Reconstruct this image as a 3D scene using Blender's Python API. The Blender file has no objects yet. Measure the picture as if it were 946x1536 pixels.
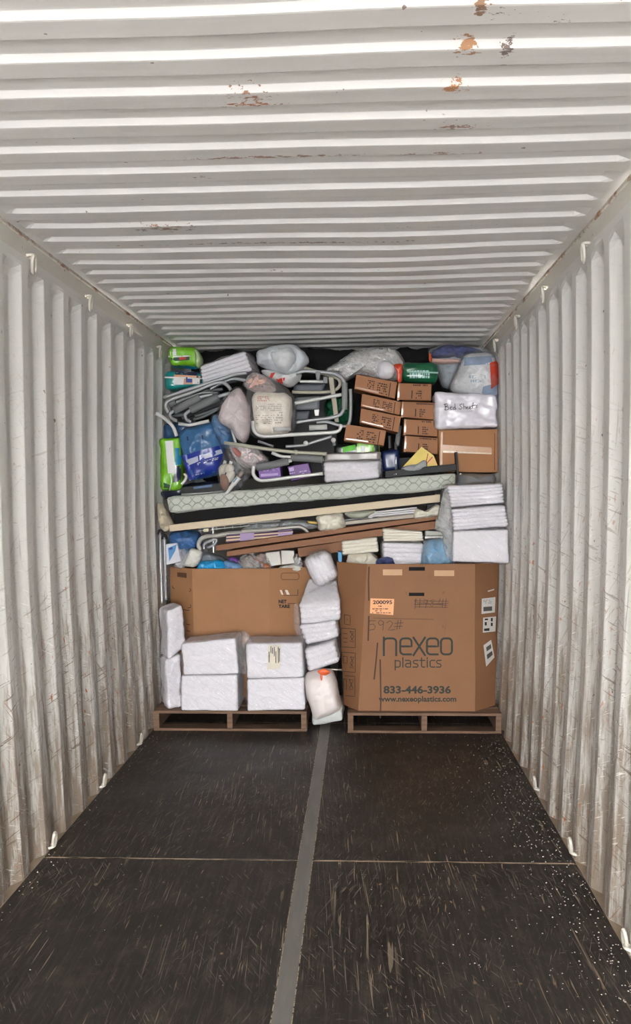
import bpy, bmesh, math, random
from mathutils import Vector, Matrix, noise
from mathutils.bvhtree import BVHTree
sc = bpy.context.scene
COL = sc.collection
PI = math.pi

# ------------------------------------------------------------------ camera
CX, CH, YAW, PITCH, ROLL, FPX, PY0 = 0.2401, 1.6226, 0.0491, 0.1164, -0.007, 1395.05, 894.66
fw = Vector((-math.sin(YAW)*math.cos(PITCH), math.cos(YAW)*math.cos(PITCH), -math.sin(PITCH)))
rt = Vector((math.cos(YAW), math.sin(YAW), 0)); up = rt.cross(fw)
rt, up = rt*math.cos(ROLL)+up*math.sin(ROLL), -rt*math.sin(ROLL)+up*math.cos(ROLL)
CAM = Vector((CX, 0, CH))
cd = bpy.data.cameras.new('camera'); cam = bpy.data.objects.new('camera', cd); COL.objects.link(cam)
cam.matrix_world = Matrix((( rt.x, up.x, -fw.x, CAM.x), (rt.y, up.y, -fw.y, CAM.y), (rt.z, up.z, -fw.z, CAM.z), (0,0,0,1)))
cd.sensor_width = 36; cd.lens = FPX*36/1536; cd.shift_y = (PY0-768)/1536; cd.clip_start = 0.05; cd.clip_end = 200
sc.camera = cam

# ------------------------------------------------------------------ light and exposure
OPEN_Y = -3.0       # the open door end of the container, behind the camera
w = bpy.data.worlds.new('sky'); sc.world = w; w.use_nodes = True
nt = w.node_tree; nt.nodes.clear()
wo = nt.nodes.new('ShaderNodeOutputWorld'); bg = nt.nodes.new('ShaderNodeBackground')
tc = nt.nodes.new('ShaderNodeTexCoord'); sx = nt.nodes.new('ShaderNodeSeparateXYZ'); cr = nt.nodes.new('ShaderNodeValToRGB')
nt.links.new(tc.outputs['Generated'], sx.inputs[0]); nt.links.new(sx.outputs['Z'], cr.inputs[0])
cr.color_ramp.elements[0].color = (1.0, 0.98, 0.96, 1); cr.color_ramp.elements[1].color = (0.62, 0.72, 0.9, 1)
cr.color_ramp.elements[0].position = 0.05; cr.color_ramp.elements[1].position = 0.9
nt.links.new(cr.outputs[0], bg.inputs[0]); bg.inputs[1].default_value = 6.5
nt.links.new(bg.outputs[0], wo.inputs[0])
sd = bpy.data.lights.new('sun', 'SUN'); sd.energy = 9.0; sd.angle = 0.02; sd.color = (1, 0.97, 0.93)
so = bpy.data.objects.new('sun', sd); COL.objects.link(so); so.rotation_euler = (math.radians(-16), math.radians(8), 0)   # comes from beyond the container's closed end, lights the yard
so.location = (0, 0, 6)
sc.view_settings.view_transform = 'Standard'; sc.view_settings.look = 'None'
sc.view_settings.exposure = 2.6; sc.view_settings.gamma = 1; sc.view_settings.use_curve_mapping = False

# ------------------------------------------------------------------ projection helpers (authoring only: they turn a measured point of the photo into a place in the container)
def ray(px, py): return fw + rt*((px-473)/FPX) - up*((py-PY0)/FPX)
def P(px, py, Y):
    d = ray(px, py); return CAM + d*(Y/d.y)
def Q(ox, oy, pts, s=5.2556): return [(ox+u/s, oy+v/s) for u, v in pts]

# ------------------------------------------------------------------ materials
def lin(c):
    return tuple(((v/255)/12.92 if v/255 <= .04045 else (((v/255)+.055)/1.055)**2.4) for v in c)
class NT:
    def __init__(s, name):
        s.m = bpy.data.materials.new(name); s.m.use_nodes = True; s.t = s.m.node_tree
        s.b = s.t.nodes['Principled BSDF']; s.tc = s.n('ShaderNodeTexCoord')
    def n(s, t, **k):
        x = s.t.nodes.new(t)
        for a, v in k.items(): setattr(x, a, v)
        return x
    def l(s, a, b): s.t.links.new(a, b)
    def mapping(s, scale, loc=(0,0,0), rot=(0,0,0)):
        m = s.n('ShaderNodeMapping'); m.inputs['Scale'].default_value = scale; m.inputs['Location'].default_value = loc; m.inputs['Rotation'].default_value = rot
        s.l(s.tc.outputs['Object'], m.inputs[0]); return m.outputs[0]
    def streak(s, size, rot, lo, hi, loc=(0,0,0), gate=None, glo=.5, detail=2):
        """short straight scratches: size = grain size along the turned axes"""
        m = s.n('ShaderNodeMapping'); m.vector_type = 'TEXTURE'; m.inputs['Scale'].default_value = size; m.inputs['Rotation'].default_value = rot; m.inputs['Location'].default_value = loc
        s.l(s.tc.outputs['Object'], m.inputs[0])
        f = s.ramp(s.noise(m.outputs[0], 1, detail, .55, .25), [(lo, 0.), (hi, 1.)])
        if gate:
            g = s.ramp(s.noise(s.mapping(gate, loc=loc), 1, 2), [(glo, 0.), (glo+.12, 1.)]); f = s.math('MULTIPLY', f, g)
        return f
    def noise(s, vec, scale=1, detail=4, rough=.5, dist=0):
        x = s.n('ShaderNodeTexNoise'); x.inputs['Scale'].default_value = scale; x.inputs['Detail'].default_value = detail
        x.inputs['Roughness'].default_value = rough; x.inputs['Distortion'].default_value = dist
        if vec is not None: s.l(vec, x.inputs['Vector'])
        return x.outputs['Fac']
    def ramp(s, f, stops):
        r = s.n('ShaderNodeValToRGB'); e = r.color_ramp.elements
        while len(e) < len(stops): e.new(.5)
        for i, (p, c) in enumerate(stops):
            e[i].position = p; e[i].color = (c, c, c, 1) if isinstance(c, (int, float)) else tuple(c)+(1,)
        s.l(f, r.inputs[0]); return r.outputs[0]
    def mix(s, f, a, b, mode='MIX'):
        x = s.n('ShaderNodeMix', data_type='RGBA', blend_type=mode)
        for v, i in ((f, 0), (a, 6), (b, 7)):
            if isinstance(v, (int, float)): x.inputs[i].default_value = v
            elif isinstance(v, tuple): x.inputs[i].default_value = v+(1,)
            else: s.l(v, x.inputs[i])
        return x.outputs[2]
    def math(s, op, a, b=None, c=None, clamp=False):
        x = s.n('ShaderNodeMath', operation=op, use_clamp=clamp)
        for i, v in enumerate((a, b, c)):
            if v is None: continue
            if isinstance(v, (int, float)): x.inputs[i].default_value = v
            else: s.l(v, x.inputs[i])
        return x.outputs[0]
    def bump(s, h, strength=.3, dist=.01):
        x = s.n('ShaderNodeBump'); x.inputs['Strength'].default_value = strength; x.inputs['Distance'].default_value = dist
        s.l(h, x.inputs['Height']); s.l(x.outputs[0], s.b.inputs['Normal']); return x.outputs[0]

_m = {}
def M(name, rgb, rough=.6, metal=0, var=.12, nscale=12, bump=0, bscale=60, coat=0, stretch=(1,1,1), dist=.004):
    """plain coloured material with procedural mottling and optional bump"""
    if name in _m: return _m[name]
    t = NT(name); c = lin(rgb)
    f = t.noise(t.mapping(tuple(nscale*k for k in stretch)), 1, 4)
    t.l(t.mix(f, tuple(v*(1-var) for v in c), tuple(min(1, v*(1+var)) for v in c)), t.b.inputs['Base Color'])
    t.b.inputs['Roughness'].default_value = rough; t.b.inputs['Metallic'].default_value = metal
    t.b.inputs['Coat Weight'].default_value = coat; t.b.inputs['Coat Roughness'].default_value = .15
    if bump: t.bump(t.noise(t.mapping(tuple(bscale*k for k in stretch)), 1, 5, .6, .6), bump, dist)
    _m[name] = t.m; return t.m
def film(name, rgb=(240,240,243), base=.05, peak=.5, rough=.18):
    """thin clear plastic: mostly see-through, glossy and milky along its creases"""
    if name in _m: return _m[name]
    t = NT(name); t.t.nodes.remove(t.b); out = t.t.nodes['Material Output']
    tr = t.n('ShaderNodeBsdfTransparent'); tr.inputs[0].default_value = (.99,.99,.99,1)
    pr = t.n('ShaderNodeBsdfPrincipled'); pr.inputs['Base Color'].default_value = lin(rgb)+(1,); pr.inputs['Roughness'].default_value = rough
    m = t.n('ShaderNodeMapping'); m.vector_type = 'TEXTURE'; m.inputs['Scale'].default_value = (.10,.10,.035); m.inputs['Rotation'].default_value = (0,.7,.2)
    t.l(t.tc.outputs['Object'], m.inputs[0])
    n1 = t.noise(m.outputs[0], 1, 3, .55, 1.2)
    crease = t.math('ABSOLUTE', t.math('SUBTRACT', n1, .5))
    f = t.ramp(crease, [(0, base+peak*.22), (.02, base+.03), (.2, base)])
    bp = t.n('ShaderNodeBump'); bp.inputs['Strength'].default_value = 1.0; bp.inputs['Distance'].default_value = .028
    t.l(n1, bp.inputs['Height']); t.l(bp.outputs[0], pr.inputs['Normal'])
    ms = t.n('ShaderNodeMixShader'); t.l(f, ms.inputs[0]); t.l(tr.outputs[0], ms.inputs[1]); t.l(pr.outputs[0], ms.inputs[2])
    gl = t.n('ShaderNodeBsdfGlossy'); gl.inputs['Roughness'].default_value = rough*.6; t.l(bp.outputs[0], gl.inputs['Normal'])
    fr = t.n('ShaderNodeFresnel'); fr.inputs[0].default_value = 1.5; t.l(bp.outputs[0], fr.inputs['Normal'])
    ms2 = t.n('ShaderNodeMixShader'); t.l(t.math('MINIMUM', t.math('MULTIPLY', fr.outputs[0], 1.3), .17), ms2.inputs[0]); t.l(ms.outputs[0], ms2.inputs[1]); t.l(gl.outputs[0], ms2.inputs[2])
    t.l(ms2.outputs[0], out.inputs[0]); _m[name] = t.m; return t.m

def painted_steel(name, base, axis, rust_spots=()):
    t = NT(name)
    sep = t.n('ShaderNodeSeparateXYZ'); t.l(t.tc.outputs['Object'], sep.inputs[0])
    c = lin(base)
    big = t.noise(t.mapping((1.2,1.2,1.2)), 1, 4)
    col = t.mix(big, tuple(v*.93 for v in c), tuple(v*1.05 for v in c))
    if axis == 'wall':
        low = t.math('SUBTRACT', 1.0, t.math('DIVIDE', sep.outputs['Z'], 2.3), clamp=True)       # wear grows towards the floor
        st = t.noise(t.mapping((9, 9, .9)), 1, 6, .65)
        m1 = t.ramp(t.math('MULTIPLY', st, t.math('ADD', low, .55)), [(.42, 0.), (.80, .6)])
        col = t.mix(m1, col, lin((168,160,148)))
        fl = t.noise(t.mapping((30, 30, 4)), 1, 6, .7)
        m2 = t.ramp(t.math('MULTIPLY', fl, t.math('ADD', low, .45)), [(.53, 0.), (.72, .75)])
        col = t.mix(m2, col, lin((128,108,88)))
        # straight scratches that show primer and rust, denser low down
        for size, rot, lo, hi, rgb, k, glo in (((.2,.010,.17), (.55,0,0), .655, .685, (126,88,58), .6, .48), ((.2,.010,.24), (-.75,0,0), .665, .695, (130,94,66), .55, .48), ((.2,.12,.009), (.35,0,0), .64, .67, (104,80,62), .75, .42), ((.2,.035,.005), (-.2,0,0), .66, .69, (96,74,58), .7, .42),
                ((.2,.07,.006), (-.5,0,0), .66, .69, (246,244,238), .7, .38), ((.2,.008,.30), (.05,0,0), .64, .70, (104,86,68), .75, .44), ((.2,.020,.05), (.2,0,0), .67, .71, (176,98,40), 1.0, .44)):
            f_ = t.math('MULTIPLY', t.streak(size, rot, lo, hi, (rot[0],2,1), (1.3,1.3,.9), glo-.04), t.math('ADD', t.math('MULTIPLY', low, 1.3), .12, clamp=True))
            col = t.mix(t.math('MULTIPLY', f_, k), col, lin(rgb))
        sp = t.noise(t.mapping((34,34,26)), 1, 2)
        col = t.mix(t.math('MULTIPLY', t.math('GREATER_THAN', sp, .755), .85), col, lin((96,66,46)))
    else:
        st = t.noise(t.mapping((1.0, 5, 1)), 1, 5, .6)
        m1 = t.ramp(st, [(.55, 0.), (.8, .35)])
        col = t.mix(m1, col, lin((150,145,140)))
        sp = t.noise(t.mapping((19,19,19)), 1, 2)
        col = t.mix(t.math('MULTIPLY', t.math('GREATER_THAN', sp, .765), .8), col, lin((110,82,60)))
    for (x, y, rx, ry, rgb, thr) in rust_spots:
        dx = t.math('DIVIDE', t.math('SUBTRACT', sep.outputs['X'], x), rx); dy = t.math('DIVIDE', t.math('SUBTRACT', sep.outputs['Y'], y), ry)
        d = t.math('SQRT', t.math('ADD', t.math('MULTIPLY', dx, dx), t.math('MULTIPLY', dy, dy)))
        nn = t.noise(t.mapping((38,60,30), loc=(x*7,y*3,0)), 1, 4, .7)
        mk = t.math('GREATER_THAN', t.math('SUBTRACT', nn, t.math('MULTIPLY', d, .10)), t.math('ADD', thr, .02) if False else thr+.01)
        col = t.mix(t.math('MULTIPLY', mk, .85), col, lin(rgb))
    t.l(col, t.b.inputs['Base Color']); t.b.inputs['Roughness'].default_value = .42
    t.bump(t.noise(t.mapping((14,14,5)), 1, 4), .12, .01)
    return t.m
def cardboard(name, rgb, rough=.75, scuff=True):
    if name in _m: return _m[name]
    t = NT(name); c = lin(rgb)
    f = t.noise(t.mapping((5,5,5)), 1, 5, .6)
    col = t.mix(f, tuple(v*.86 for v in c), tuple(v*1.12 for v in c))
    wv = t.n('ShaderNodeTexWave'); wv.bands_direction = 'X'; wv.inputs['Scale'].default_value = 60; t.l(t.tc.outputs['Object'], wv.inputs[0])
    col = t.mix(t.math('MULTIPLY', wv.outputs['Fac'], .10), col, tuple(v*.7 for v in c))
    if scuff:
        s = t.noise(t.mapping((16,16,2.2)), 1, 6, .7)
        col = t.mix(t.ramp(s, [(.62, 0.), (.78, .6)]), col, tuple(v*.55 for v in c))
    t.l(col, t.b.inputs['Base Color']); t.b.inputs['Roughness'].default_value = rough
    t.bump(t.noise(t.mapping((7,7,7)), 1, 3), .25, .01); _m[name] = t.m; return t.m
def wood(name, rgb):
    if name in _m: return _m[name]
    t = NT(name); c = lin(rgb)
    f = t.noise(t.mapping((4,30,60)), 1, 6, .7, .5)
    t.l(t.ramp(f, [(.25, tuple(v*.45 for v in c)), (.55, c), (.8, tuple(min(1,v*1.5) for v in c))]), t.b.inputs['Base Color'])
    t.b.inputs['Roughness'].default_value = .8; t.bump(f, .4, .004); _m[name] = t.m; return t.m

# ------------------------------------------------------------------ mesh shapes: each returns (verts, faces, smooth)
def hardbox(c8, bev=.004):
    """box from 8 corners: front tl,tr,br,bl then back tl,tr,br,bl"""
    bm = bmesh.new(); v = [bm.verts.new(p) for p in c8]
    for f in ((0,1,2,3),(7,6,5,4),(0,4,5,1),(1,5,6,2),(2,6,7,3),(3,7,4,0)): bm.faces.new([v[i] for i in f])
    if bev: bmesh.ops.bevel(bm, geom=list(bm.edges), offset=bev, segments=2, affect='EDGES', profile=.5)
    bm.verts.index_update(); out = ([v.co.copy() for v in bm.verts], [[x.index for x in f.verts] for f in bm.faces], False); bm.free(); return out
def corners(quad, Y, depth):
    """four photo points (tl,tr,br,bl) at distance Y (or four distances) plus a depth vector"""
    Ys = Y if isinstance(Y, (list, tuple)) else [Y]*4
    d = Vector(depth) if isinstance(depth, (list, tuple)) else Vector((0, depth, 0))
    f = [P(q[0], q[1], y) for q, y in zip(quad, Ys)]
    return f + [p+d for p in f]
def qbox(quad, Y, depth, bev=.004): return hardbox(corners(quad, Y, depth), bev)
def abox(x0, x1, y0, y1, z0, z1, bev=.003):
    return hardbox([Vector(p) for p in ((x0,y0,z1),(x1,y0,z1),(x1,y0,z0),(x0,y0,z0),(x0,y1,z1),(x1,y1,z1),(x1,y1,z0),(x0,y1,z0))], bev)
def softbox(c8, r=.03, amp=.006, layers=0, lamp=.006, seed=0, n=22, freq=9, ridge=.0, grow=0.0):
    """rounded, creased box between 8 corners; layers = folded sheets seen as grooves round its sides"""
    w = (c8[1]-c8[0]).length; h = (c8[3]-c8[0]).length; d = (c8[4]-c8[0]).length
    half = Vector((w/2, d/2, h/2)); r = min(r, min(half)*.95)
    bm = bmesh.new()
    idx = {}; V = []; F = []
    so = Vector((seed*13.7, seed*5.1, seed*3.3))
    def corner(u, v, t):   # u across, v down (0 top), t depth
        a = c8[0].lerp(c8[1], u).lerp(c8[3].lerp(c8[2], u), v); b = c8[4].lerp(c8[5], u).lerp(c8[7].lerp(c8[6], u), v)
        return a.lerp(b, t)
    def vert(i, j, k):
        if (i, j, k) in idx: return idx[i, j, k]
        p = Vector((2*i/n-1, 2*j/n-1, 2*k/n-1))
        q = Vector((p.x*half.x, p.y*half.y, p.z*half.z))
        inn = Vector([max(-(half[a]-r), min(half[a]-r, q[a])) for a in range(3)])
        dv = q-inn; dv = dv.normalized() if dv.length > 1e-9 else Vector((0,0,0))
        q2 = inn + dv*r
        a = noise.fractal(q2*freq+so, 1, 2, 3)
        q2 += dv*(amp*a*1.6 + grow)
        if ridge: q2 += dv*ridge*(1-2*abs(noise.noise(q2*freq*1.7+so*2)))
        if layers:
            s = max(0, 1-abs(dv.z)*1.3)
            ph = (q2.z/h+.5)*layers + .35*noise.noise(Vector((q2.x*5, q2.y*5, q2.z*1.5))+so)
            q2 += dv*(-lamp*s*(abs(2*(ph % 1)-1)**3))
        P_ = corner(q2.x/w+.5, .5-q2.z/h, q2.y/d+.5)
        idx[i, j, k] = len(V); V.append(P_); return idx[i, j, k]
    for a in range(n):
        for b in range(n):
            F.append([vert(a,0,b), vert(a+1,0,b), vert(a+1,0,b+1), vert(a,0,b+1)])
            F.append([vert(a,n,b), vert(a,n,b+1), vert(a+1,n,b+1), vert(a+1,n,b)])
            F.append([vert(0,a,b), vert(0,a,b+1), vert(0,a+1,b+1), vert(0,a+1,b)])
            F.append([vert(n,a,b), vert(n,a+1,b), vert(n,a+1,b+1), vert(n,a,b+1)])
            F.append([vert(a,b,0), vert(a,b+1,0), vert(a+1,b+1,0), vert(a+1,b,0)])
            F.append([vert(a,b,n), vert(a+1,b,n), vert(a+1,b+1,n), vert(a,b+1,n)])
    bm.free(); return (V, F, True)
def softq(quad, Y, depth, **k): return softbox(corners(quad, Y, depth), **k)
def pillow(poly, Y, thick=.15, prof=2.5, amp=.012, ridge=.012, freq=9, seed=0, K=72, Rn=16, grow=0, fold=0):
    """crumpled bag: closed body with the given outline, bulging towards the door and away from it"""
    c = Vector((sum(p[0] for p in poly)/len(poly), sum(p[1] for p in poly)/len(poly)))
    n = len(poly); fine = []
    for i in range(n):
        p0, p1, p2, p3 = [Vector(poly[(i+j) % n]) for j in (-1,0,1,2)]
        for s in range(10):
            t = s/10; fine.append(.5*((2*p1)+(-p0+p2)*t+(2*p0-5*p1+4*p2-p3)*t*t+(-p0+3*p1-3*p2+p3)*t**3))
    L = [0]
    for i in range(len(fine)): L.append(L[-1]+(fine[(i+1) % len(fine)]-fine[i]).length)
    bd = []; j = 0
    for k in range(K):
        s = L[-1]*k/K
        while L[j+1] < s: j += 1
        f = (s-L[j])/max(1e-9, L[j+1]-L[j]); bd.append(fine[j].lerp(fine[(j+1) % len(fine)], f))
    so = Vector((seed*3.7, seed*9.1, seed*1.3)); V = []; F = []; wc = P(c.x, c.y, Y)
    def put(q, t, side):
        p = P(q.x, q.y, Y); z = (max(0, 1-t**prof))**.5
        ns = noise.fractal(p*freq+so+Vector((0,side*3,0)), 1, 2.1, 4)
        rg = 1-2*abs(noise.noise(p*freq*1.3+so*1.7+Vector((0,side*5,0))))
        rg2 = 1-2*abs(noise.noise(p*freq*2.9+so*1.1))
        off = (thick*z + grow) + (amp*ns*1.5+ridge*rg+ridge*.5*rg2)*min(1, z*1.6+.15)
        if fold: off += fold*math.sin((p.z*.9+p.x*.3+.05*noise.noise(p*6+so))*90)*z
        p.y += side*off
        if t > .9: p += (p-wc).normalized()*(amp*.7*noise.noise(p*freq*2+so)+grow)
        return p
    V.append(put(c, 0, -1))
    for side in (-1, 1):
        for ri in range(1, Rn+(1 if side < 0 else 0)):
            t = ri/Rn; t = 1-(1-t)**1.6
            for k in range(K): V.append(put(c.lerp(bd[k], t), t, side))
    fi = lambda r_, k: 1+(r_-1)*K+k % K
    base = 1+Rn*K; bi = lambda r_, k: base+(r_-1)*K+k % K
    V.append(put(c, 0, 1)); cb = len(V)-1
    for k in range(K):
        F.append([0, fi(1,k+1), fi(1,k)]); F.append([cb, bi(1,k), bi(1,k+1)])
        for r_ in range(1, Rn): F.append([fi(r_,k), fi(r_,k+1), fi(r_+1,k+1), fi(r_+1,k)])
        for r_ in range(1, Rn-1): F.append([bi(r_,k+1), bi(r_,k), bi(r_+1,k), bi(r_+1,k+1)])
        F.append([bi(Rn-1,k+1), bi(Rn-1,k), fi(Rn,k), fi(Rn,k+1)])
    return (V, F, True)
def tube3(pts, r, seg=10, closed=False, fillet=4):
    """round tube through 3D points, corners rounded by a spline"""
    pts = [Vector(p) for p in pts]; n = len(pts); fine = []
    if n > 2:
        for i in range(n-1):
            p0 = pts[max(0,i-1)]; p1 = pts[i]; p2 = pts[i+1]; p3 = pts[min(n-1,i+2)]
            t1 = (p2-p0); t2 = (p3-p1); d = (p2-p1).length
            t1 = t1.normalized()*d if t1.length else t1; t2 = t2.normalized()*d if t2.length else t2
            for s in range(fillet*2):
                t = s/(fillet*2); fine.append((2*t**3-3*t*t+1)*p1+(t**3-2*t*t+t)*t1*.8+(-2*t**3+3*t*t)*p2+(t**3-t*t)*t2*.8)
        fine.append(pts[-1])
    else: fine = pts
    V = []; F = []; u = None
    for i, p in enumerate(fine):
        d = (fine[min(len(fine)-1,i+1)]-fine[max(0,i-1)]).normalized()
        if u is None: u = d.orthogonal().normalized()
        u = (u-d*u.dot(d)).normalized(); v = d.cross(u)
        rr = r[i*(len(r)-1)//max(1,len(fine)-1)] if isinstance(r, (list, tuple)) else r
        for s in range(seg):
            a = 2*PI*s/seg; V.append(p+(u*math.cos(a)+v*math.sin(a))*rr)
    for i in range(len(fine)-1):
        for s in range(seg): F.append([i*seg+s, i*seg+(s+1) % seg, (i+1)*seg+(s+1) % seg, (i+1)*seg+s])
    F.append([seg-1-s for s in range(seg)]); F.append([(len(fine)-1)*seg+s for s in range(seg)])
    return (V, F, True)
def tube(pts, Y, r, **k):
    """pts are photo points (px,py) or (px,py,Y)"""
    return tube3([P(p[0], p[1], p[2] if len(p) > 2 else Y) for p in pts], r, **k)
def join(*parts):
    V = []; F = []; sm = True
    for v, f, s in parts:
        o = len(V); V += list(v); F += [[i+o for i in x] for x in f]; sm = s
    return (V, F, sm)
def tree_of(shape): return BVHTree.FromPolygons([tuple(v) for v in shape[0]], shape[1])
def onto(bvh, px, py, off=.0018, fb=6.5):
    d = ray(px, py).normalized(); h = bvh.ray_cast(CAM, d)
    if h[0] is None: return P(px, py, fb)
    nrm = h[1]
    if nrm.dot(d) > 0: nrm = -nrm
    return h[0]+nrm*off
def decal(bvh, quad, n=8, m=6, off=.0018):
    """printed panel or label lying on the surface: quad tl,tr,br,bl in photo points"""
    V = []; F = []
    q = [Vector(x) for x in quad]; last = 6.3
    h = bvh.ray_cast(CAM, ray(*( (q[0]+q[1]+q[2]+q[3])/4)).normalized())
    fb = h[0].y if h[0] else 6.5
    for j in range(m+1):
        for i in range(n+1):
            a = q[0].lerp(q[1], i/n); b = q[3].lerp(q[2], i/n); c = a.lerp(b, j/m)
            V.append(onto(bvh, c.x, c.y, off, fb))
    for j in range(m):
        for i in range(n):
            a = j*(n+1)+i; F.append([a, a+n+1, a+n+2, a+1])
    return (V, F, True)
def strokes(bvh, lines, wpx, off=.0026):
    """pen or print strokes as thin ribbons lying on the surface"""
    V = []; F = []
    for ln in lines:
        pts = [Vector(p) for p in ln]; fine = []
        for i in range(len(pts)-1):
            k = max(1, int((pts[i+1]-pts[i]).length/4))
            for s in range(k): fine.append(pts[i].lerp(pts[i+1], s/k))
        fine.append(pts[-1]); o = len(V)
        h = bvh.ray_cast(CAM, ray(*fine[0]).normalized()); fb = h[0].y if h[0] else 6.5
        for i, p in enumerate(fine):
            d = fine[min(len(fine)-1,i+1)]-fine[max(0,i-1)]
            d = d.normalized() if d.length else Vector((1,0)); nn = Vector((-d.y, d.x))*wpx/2
            e = d*wpx/2*(-1 if i == 0 else 1 if i == len(fine)-1 else 0)
            for sg in (-1, 1):
                q = p+nn*sg+e; V.append(onto(bvh, q.x, q.y, off, fb))
        for i in range(len(fine)-1): F.append([o+2*i, o+2*i+2, o+2*i+3, o+2*i+1])
    return (V, F, False)
def lettering(bvh, text, box, bold=0.0, off=.0026):
    """printed words inside a photo box (x0,y0,x1,y1), lying on the surface"""
    cu = bpy.data.curves.new('lettering', 'FONT'); cu.body = text; cu.resolution_u = 3; cu.offset = bold
    o = bpy.data.objects.new('lettering', cu); COL.objects.link(o)
    dg = bpy.context.evaluated_depsgraph_get(); me = bpy.data.meshes.new_from_object(o.evaluated_get(dg))
    vs = [v.co.copy() for v in me.vertices]; fs = [list(p.vertices) for p in me.polygons]
    bpy.data.objects.remove(o); bpy.data.curves.remove(cu); bpy.data.meshes.remove(me)
    x0 = min(v.x for v in vs); x1 = max(v.x for v in vs); y0 = min(v.y for v in vs); y1 = max(v.y for v in vs)
    bx0, by0, bx1, by1 = box
    h = bvh.ray_cast(CAM, ray((bx0+bx1)/2, (by0+by1)/2).normalized()); fb = h[0].y if h[0] else 6.5
    V = [onto(bvh, bx0+(v.x-x0)/(x1-x0)*(bx1-bx0), by1-(v.y-y0)/(y1-y0)*(by1-by0), off, fb) for v in vs]
    return (V, fs, False)
def printlines(bvh, x0, y0, x1, y1, rows, seed=0, h=.55, gap=.35, skew=0.0, cap=.0022):
    """tiny printed lines too small to read"""
    rnd = random.Random(seed); parts = []
    for r_ in range(rows):
        ya = y0+(y1-y0)*(r_+.2)/rows; yb = ya+(y1-y0)/rows*h; x = x0
        while x < x1:
            wd = rnd.uniform(.8, 3.2)*(x1-x0)/18
            if rnd.random() > gap:
                xe = min(x1, x+wd); parts.append(decal(bvh, ((x,ya+skew*(x-x0)),(xe,ya+skew*(xe-x0)),(xe,yb+skew*(xe-x0)),(x,yb+skew*(x-x0))), 1, 1, cap))
            x += wd+(x1-x0)/26
    return join(*parts) if parts else ([], [], False)

# ------------------------------------------------------------------ things
def link(name, shape, mat, org, parent=None):
    V, F, sm = shape
    me = bpy.data.meshes.new(name); me.from_pydata([tuple(Vector(v)-org) for v in V], [], F); me.update()
    if sm: me.polygons.foreach_set('use_smooth', [True]*len(me.polygons))
    me.materials.append(mat); o = bpy.data.objects.new(name, me); COL.objects.link(o)
    if parent is not None: o.parent = parent
    return o
ZERO = Vector((0,0,0))
class Thing:
    def __init__(s, name, label, cat, group=None):
        s.name, s.label, s.cat, s.group = name, label, cat, group; s.parts = []
    def add(s, name, shape, mat, under=None, label=None, kind=None):
        s.parts.append((name, shape, mat, under, label, kind)); return len(s.parts)-1
    def done(s):
        vs = [Vector(v) for p in s.parts for v in p[1][0]]
        lo = [min(v[i] for v in vs) for i in range(3)]; hi = [max(v[i] for v in vs) for i in range(3)]
        org = Vector(((lo[0]+hi[0])/2, (lo[1]+hi[1])/2, lo[2]))
        if len(s.parts) == 1:
            p = s.parts[0]; r = link(s.name, p[1], p[2], org); r.location = org
        else:
            r = bpy.data.objects.new(s.name, None); r.empty_display_size = .05; COL.objects.link(r); r.location = org; os_ = []
            for (n, sh, m, u, lb, kd) in s.parts:
                o = link(n, sh, m, org, r)
                if u is not None:
                    o.parent = os_[u]
                if lb: o['label'] = lb
                if kd: o['kind'] = kd
                os_.append(o)
        r['label'] = s.label; r['category'] = s.cat
        if s.group: r['group'] = s.group
        return r
def one(name, shape, mat, label, cat, group=None):
    t = Thing(name, label, cat, group); t.add(name, shape, mat); return t.done()
def structure(name, shape, mat):
    o = link(name, shape, mat, ZERO); o['kind'] = 'structure'; return o

# ================================================================== SETTING: the steel container
Y0, Y1 = OPEN_Y, 9.0
H = 2.69
WB = 1.172
def bulge(z): return .026*math.sin(PI*min(1, max(0, z/2.6)))
def ramp_(t): return max(0, min(1, t))
def wall_mesh(sg):
    """corrugated side sheet, pitch 0.278, 36 mm deep, ribs dying out under the top rail"""
    ys = []; y = Y0-.3
    ph = 3.819-.278*40
    k = 0
    prof = []
    while ph+.278*k < Y1+.3:
        b = ph+.278*k
        for dy, dpt in ((0,1),(.006,1),(.034,1),(.066,1),(.072,1),(.079,.94),(.133,.06),(.140,0),(.146,0),(.175,0),(.204,0),(.210,0),(.217,.06),(.271,.94)):
            prof.append((b+dy, dpt))
        k += 1
    prof = [p for p in prof if Y0 <= p[0] <= Y1]
    zs = [-.03, 0, .03, .07, .12]+[.2+.12*i for i in range(19)]+[2.44, 2.5, 2.53, 2.555, 2.57, 2.60]
    V = []; F = []
    for (y, d) in prof:
        for z in zs:
            top = ramp_((2.565-z)/.05)
            dent = .006*noise.noise(Vector((sg*5, y*1.3, z*1.1)))
            x = WB+bulge(z)+.036*d*top+dent
            V.append(Vector((sg*x, y, z)))
    nz = len(zs)
    for i in range(len(prof)-1):
        for j in range(nz-1):
            a = i*nz+j; f = [a, a+nz, a+nz+1, a+1]; F.append(f if sg < 0 else f[::-1])
    return (V, F, False)
steel_wall = painted_steel('painted_steel_wall', (222,220,215), 'wall')
def U(px, py, zc=H):
    d = ray(px, py); t = (zc-CAM.z)/d.z; p = CAM+d*t; return p.x, p.y
spots = []
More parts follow.
